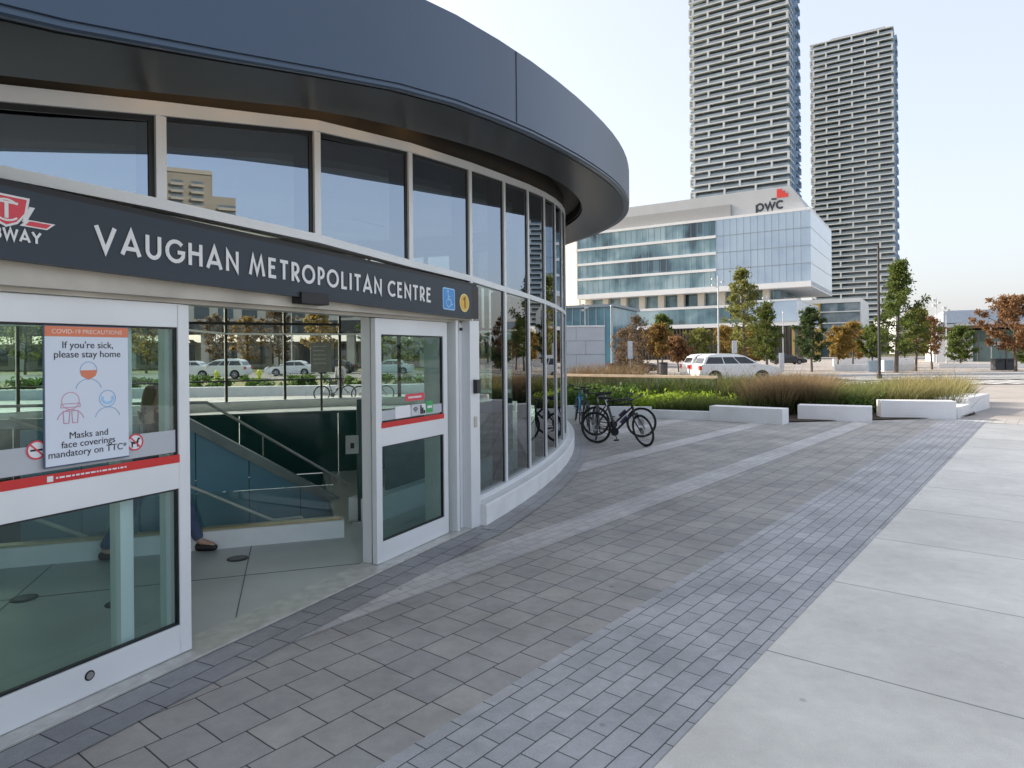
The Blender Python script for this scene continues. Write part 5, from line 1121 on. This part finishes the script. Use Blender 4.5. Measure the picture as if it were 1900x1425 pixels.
for k in range(7): mb = MB(); mb.box(F, 6+k*3.4-.12, 6+k*3.4+.12, -.3, -.05, 0, zr-1.6); mb.build('column', M('column_dark', (.1, .1, .1), .5), o)
mb = MB(); mb.box(F, 8, 13, 1.9, 1.99, 2.4, 3.0); mb.box(F, 9, 10.4, 1.85, 1.899, 2.5, 2.9, 1); mb.build('shop_sign', [OWH, REDL], o)
# far buildings closing the street
for px, Z, wd, top, col, lab in ((1770, 330, 60, 588, (.4, .42, .46), 'distant pale low block over the terminal roof'), (1560, 300, 40, 610, (.35, .33, .3), 'distant low block between the podium and the trees')):
    p = at(px, 0, Z); F = Frame((p.x, p.y, 0), 0); zz = at(px, top, Z).z; o = thing('distant_block', lab, 'building', (p.x, p.y, 0)); mb = MB(); mb.box(F, -wd/2, wd/2, 0, 20, 0, zz); mb.build('wall', M('distant_wall_%d' % px, col, .8, 0, .1, .05), o)
    mb = MB()
    for k in range(int(zz/3.5)): mb.box(F, -wd/2+1, wd/2-1, -.05, -.005, 1.2+k*3.5, 2.8+k*3.5)
    mb.build('window_band', TGL, o)
# concrete building behind the station
p0, p1 = at(-150, 0, 108), at(1010, 0, 108); F = FrameV((p0.x, p0.y, 0), (1, 0, 0), (0, 1, 0)); L = p1.x-p0.x
o = thing('rear_building', 'pale concrete building with dark canopy behind the station, seen through its glass', 'building', (p0.x+40, p0.y, 0))
mb = MB(); mb.box(F, 0, L, 3, 20, 0, 4.2); mb.box(F, 0, L, 0.5, 20, 6.2, 11.2); mb.build('wall', M('warm_concrete', (.62, .56, .48), .8, 0, .08, .2), o)
mb = MB(); mb.box(F, -.5, L+.5, -6, .49, 5.4, 7.2); mb.build('canopy', M('canopy_dark', (.06, .06, .06), .5), o)
for k in range(18): mb = MB(); x = 3+k*L/18; mb.box(F, x-.6, x+.6, -5, -3.8, 0, 5.39); mb.build('column', M('column_warm', (.58, .53, .46), .8), o)
mb = MB()
for k in range(26): x = 1+k*L/26; mb.box(F, x, x+L/26*.62, .4, .49, 8, 10.2); mb.box(F, x, x+L/26*.7, 2.9, 2.99, .6, 3.8)
mb.build('window', TGL, o)
# apartment slab to the right, mirrored in the upper panes
AF = Frame((300, 33, 0), R(-4)); o = thing('apartment_building', 'beige balconied apartment slab outside the picture, mirrored in the upper glass', 'building', (300, 33, 0))
for (y0, y1, zz, nm) in ((-13, 6, 79, 'wall'), (6.01, 15, 69, 'lower_wing')):
    mb = MB(); mb.box(AF, 0, 20, y0, y1, 0, zz); mb.build(nm, M('beige_concrete', (.2, .165, .12), .8, 0, .08, .1), o)
mb = MB(); md_ = MB()
for k in range(26):
    z = 1.5+k*2.95
    if z > 75: break
    for y0, y1 in ((-9.5, -5), (-2, 2.6)): md_.box(AF, -.05, -.005, y0, y1, z, z+2.2); mb.box(AF, -1.4, -.051, y0-.1, y1+.1, z-.2, z+.9)
    if z < 65: md_.box(AF, -.05, -.005, 8, 15, z, z+2.2); mb.box(AF, -1.4, -.051, 8, 15, z-.2, z+.9)
mb.box(AF, -.5, -.01, -13.2, 6, 77.6, 79.3); mb.build('balcony', M('balcony_beige', (.27, .23, .18), .8), o); md_.build('window', TGL, o)

# ---------------------------------------------------------------- street furniture
def lamp(px, top, Z, label, mat, r=.09, arm=0):
    b = at(px, 0, Z); H = at(px, top, Z).z; o = thing('street_lamp', label, 'street lamp', (b.x, b.y, 0)); mb = MB(); mb.tube([(b.x, b.y, 0), (b.x, b.y, H)], [r, r*.7], 10); mb.build('pole', mat, o)
    mb = MB(); mb.tube([(b.x, b.y, 0), (b.x, b.y, .3)], r*1.7, 10); mb.build('base', mat, o); mb = MB()
    if arm:
        for k in range(3): mb.tube([(b.x, b.y, H-.7-k*.3), (b.x+arm*(1 if k % 2 else -1), b.y, H-.4-k*.35)], .03, 6); mb.box(FrameV((b.x+arm*(1 if k % 2 else -1), b.y, H-.4-k*.35), (1, 0, 0), (0, 1, 0)), -.16, .16, -.14, .14, -.05, .16)
    else: mb.tube([(b.x, b.y, H), (b.x, b.y, H+.1)], [r*.9, r*.4], 10)
    mb.build('lamp_head', mat, o); return o
DPOLE = M('dark_pole', (.05, .05, .055), .4, .4); LPOLE = M('pale_pole', (.5, .52, .54), .4, .4)
lamp(1625, 458, 45, 'tall dark straight pole between the green trees', DPOLE, .1)
lamp(1327, 512, 76, 'pale light pole with clustered lamp heads before the office block', LPOLE, .1, .55)
lamp(1128, 568, 80, 'pale light pole at the corner of the blue glass building', LPOLE, .09)
lamp(1080, 560, 84, 'thin pale pole above the stone block, near the station roof', LPOLE, .06, .25)
lamp(1418, 548, 80, 'pale pole with lamp cluster right of the tall sparse tree', LPOLE, .07, .4)
lamp(1447, 580, 78, 'thin pale pole before the right corner of the office podium', LPOLE, .06)
lamp(1732, 552, 90, 'pale light pole with small lamps left of the terminal', LPOLE, .07, .35)
lamp(1750, 566, 92, 'second thin light pole left of the terminal, lower than its neighbour', LPOLE, .07, .3)
lamp(1833, 610, 70, 'pale pole before the terminal glass', LPOLE, .06)
lamp(535, 575, 76, 'pale pole in the lot behind the station, through the doorway', LPOLE, .08)
def board(px, y0, y1, Z, wpx, label):
    b = at(px, 0, Z); z1, z0 = at(px, y0, Z).z, at(px, y1, Z).z; w_ = wpx*Z/FPX/2; o = thing('sign_board', label, 'sign', (b.x, b.y, 0)); F = Frame((b.x, b.y, 0), R(8))
    mb = MB(); mb.box(F, -w_, w_, 0, .05, z0, z1); mb.build('panel', M('sign_back_white', (.66, .67, .68), .5), o, .01); mb = MB(); mb.box(F, -.03, .03, .051, .1, 0, z1-.1); mb.build('post', LPOLE, o)
board(1163, 633, 666, 46, 9, 'narrow white sign panel on a post behind the railing'); board(1357, 632, 656, 50, 9, 'narrow white sign panel above the white car roof'); board(1444, 655, 690, 48, 9, 'white street sign panel right of the white car')
bd = at(1854, 0, 58); o = thing('litter_bin', 'dark square twin litter bin standing on the far plaza', 'bin', (bd.x, bd.y, 0)); F = Frame((bd.x, bd.y, 0), R(5))
for s in (-.42, .42): mb = MB(); mb.box(F, s-.38, s+.38, -.35, .35, .06, 1.0); mb.box(F, s-.41, s+.41, -.38, .38, 1.001, 1.08); mb.build('body', M('bin_dark', (.045, .05, .06), .5), o, .02); mb = MB(); mb.box(F, s-.2, s+.2, -.36, -.351, .78, .92); mb.build('slot', BLACK, o)
for px0, px1, Z, h, lab in ((1542, 1690, 62, .62, 'long low white wall on the far plaza behind the trees'), (1540, 1690, 82, .9, 'second long white wall farther back on the far plaza'), (1735, 1840, 68, .5, 'low pale bench wall in front of the terminal'), (1870, 1990, 66, .6, 'low white wall at the right edge under the rust tree')):
    a, b = at(px0, 0, Z), at(px1, 0, Z*.97); d = b-a; d.z = 0; L = d.length; d.normalize(); F = FrameV((a.x, a.y, 0), d, Vector((-d.y, d.x, 0))); mb = MB(); mb.box(F, 0, L, 0, .5, 0, h); tag(mb.build('low_wall', CONCW, None, .02), lab, 'low wall')
for px, Z, lab in ((1612, 58, 'pale blue utility cabinet left of the tall slender tree'), (1640, 60, 'pale blue utility cabinet just behind the tall slender tree')):
    b = at(px, 0, Z); F = Frame((b.x, b.y, 0), .1); o = thing('utility_cabinet', lab, 'cabinet', (b.x, b.y, 0), 'utility cabinets'); mb = MB(); mb.box(F, -.4, .4, -.3, .3, .08, 1.0); mb.build('body', M('cabinet_blue', (.42, .52, .6), .5), o, .02); mb = MB(); mb.box(F, -.43, .43, -.33, .33, 0, .079); mb.build('base', CONCW, o)
for px, Z, lab in ((395, 54, 'yellow green hydrant before the white sport utility car, through the doorway'), (474, 54, 'yellow green hydrant between the white cars, through the doorway')):
    b = at(px, 0, Z); o = thing('hydrant', lab, 'hydrant', (b.x, b.y, 0), 'hydrants behind the station'); HY = M('hydrant_lime', (.6, .65, .05), .5); mb = MB(); mb.tube([(b.x, b.y, 0), (b.x, b.y, .6), (b.x, b.y, .72), (b.x, b.y, .8)], [.15, .14, .12, .03], 12); mb.build('barrel', HY, o)
    mb = MB(); mb.tube([(b.x-.26, b.y, .5), (b.x+.26, b.y, .5)], .07, 10); mb.build('nozzles', HY, o)
bd = at(1224, 0, 56); o = thing('litter_bin', 'dark round litter bin behind the railing before the orange tree', 'bin', (bd.x, bd.y, 0)); mb = MB(); mb.tube([(bd.x, bd.y, 0), (bd.x, bd.y, .95), (bd.x, bd.y, 1.0)], [.36, .38, .3], 16); mb.build('body', M('bin_blue_black', (.03, .035, .05), .5), o); mb = MB(); mb.tube([(bd.x, bd.y, 1.001), (bd.x, bd.y, 1.05)], .4, 16); mb.build('rim', BLACK, o)
# tree belt on the horizon
k = 420; cen = np.stack([RNG.uniform(-500, 700, k), RNG.uniform(420, 520, k), RNG.uniform(.5, 7, k)], 1)
kind(leaves('distant_treeline', cen, np.full(k, 5.0), 9000, 2.2, M('far_foliage', (.05, .065, .04), .9, 0, .3, .05), .7), 'stuff')
k = 300; cen = np.stack([RNG.uniform(200, 420, k), RNG.uniform(-300, 420, k), RNG.uniform(.5, 7, k)], 1)
kind(leaves('side_treeline', cen, np.full(k, 5.0), 6000, 2.2, MATS['far_foliage'], .7), 'stuff')
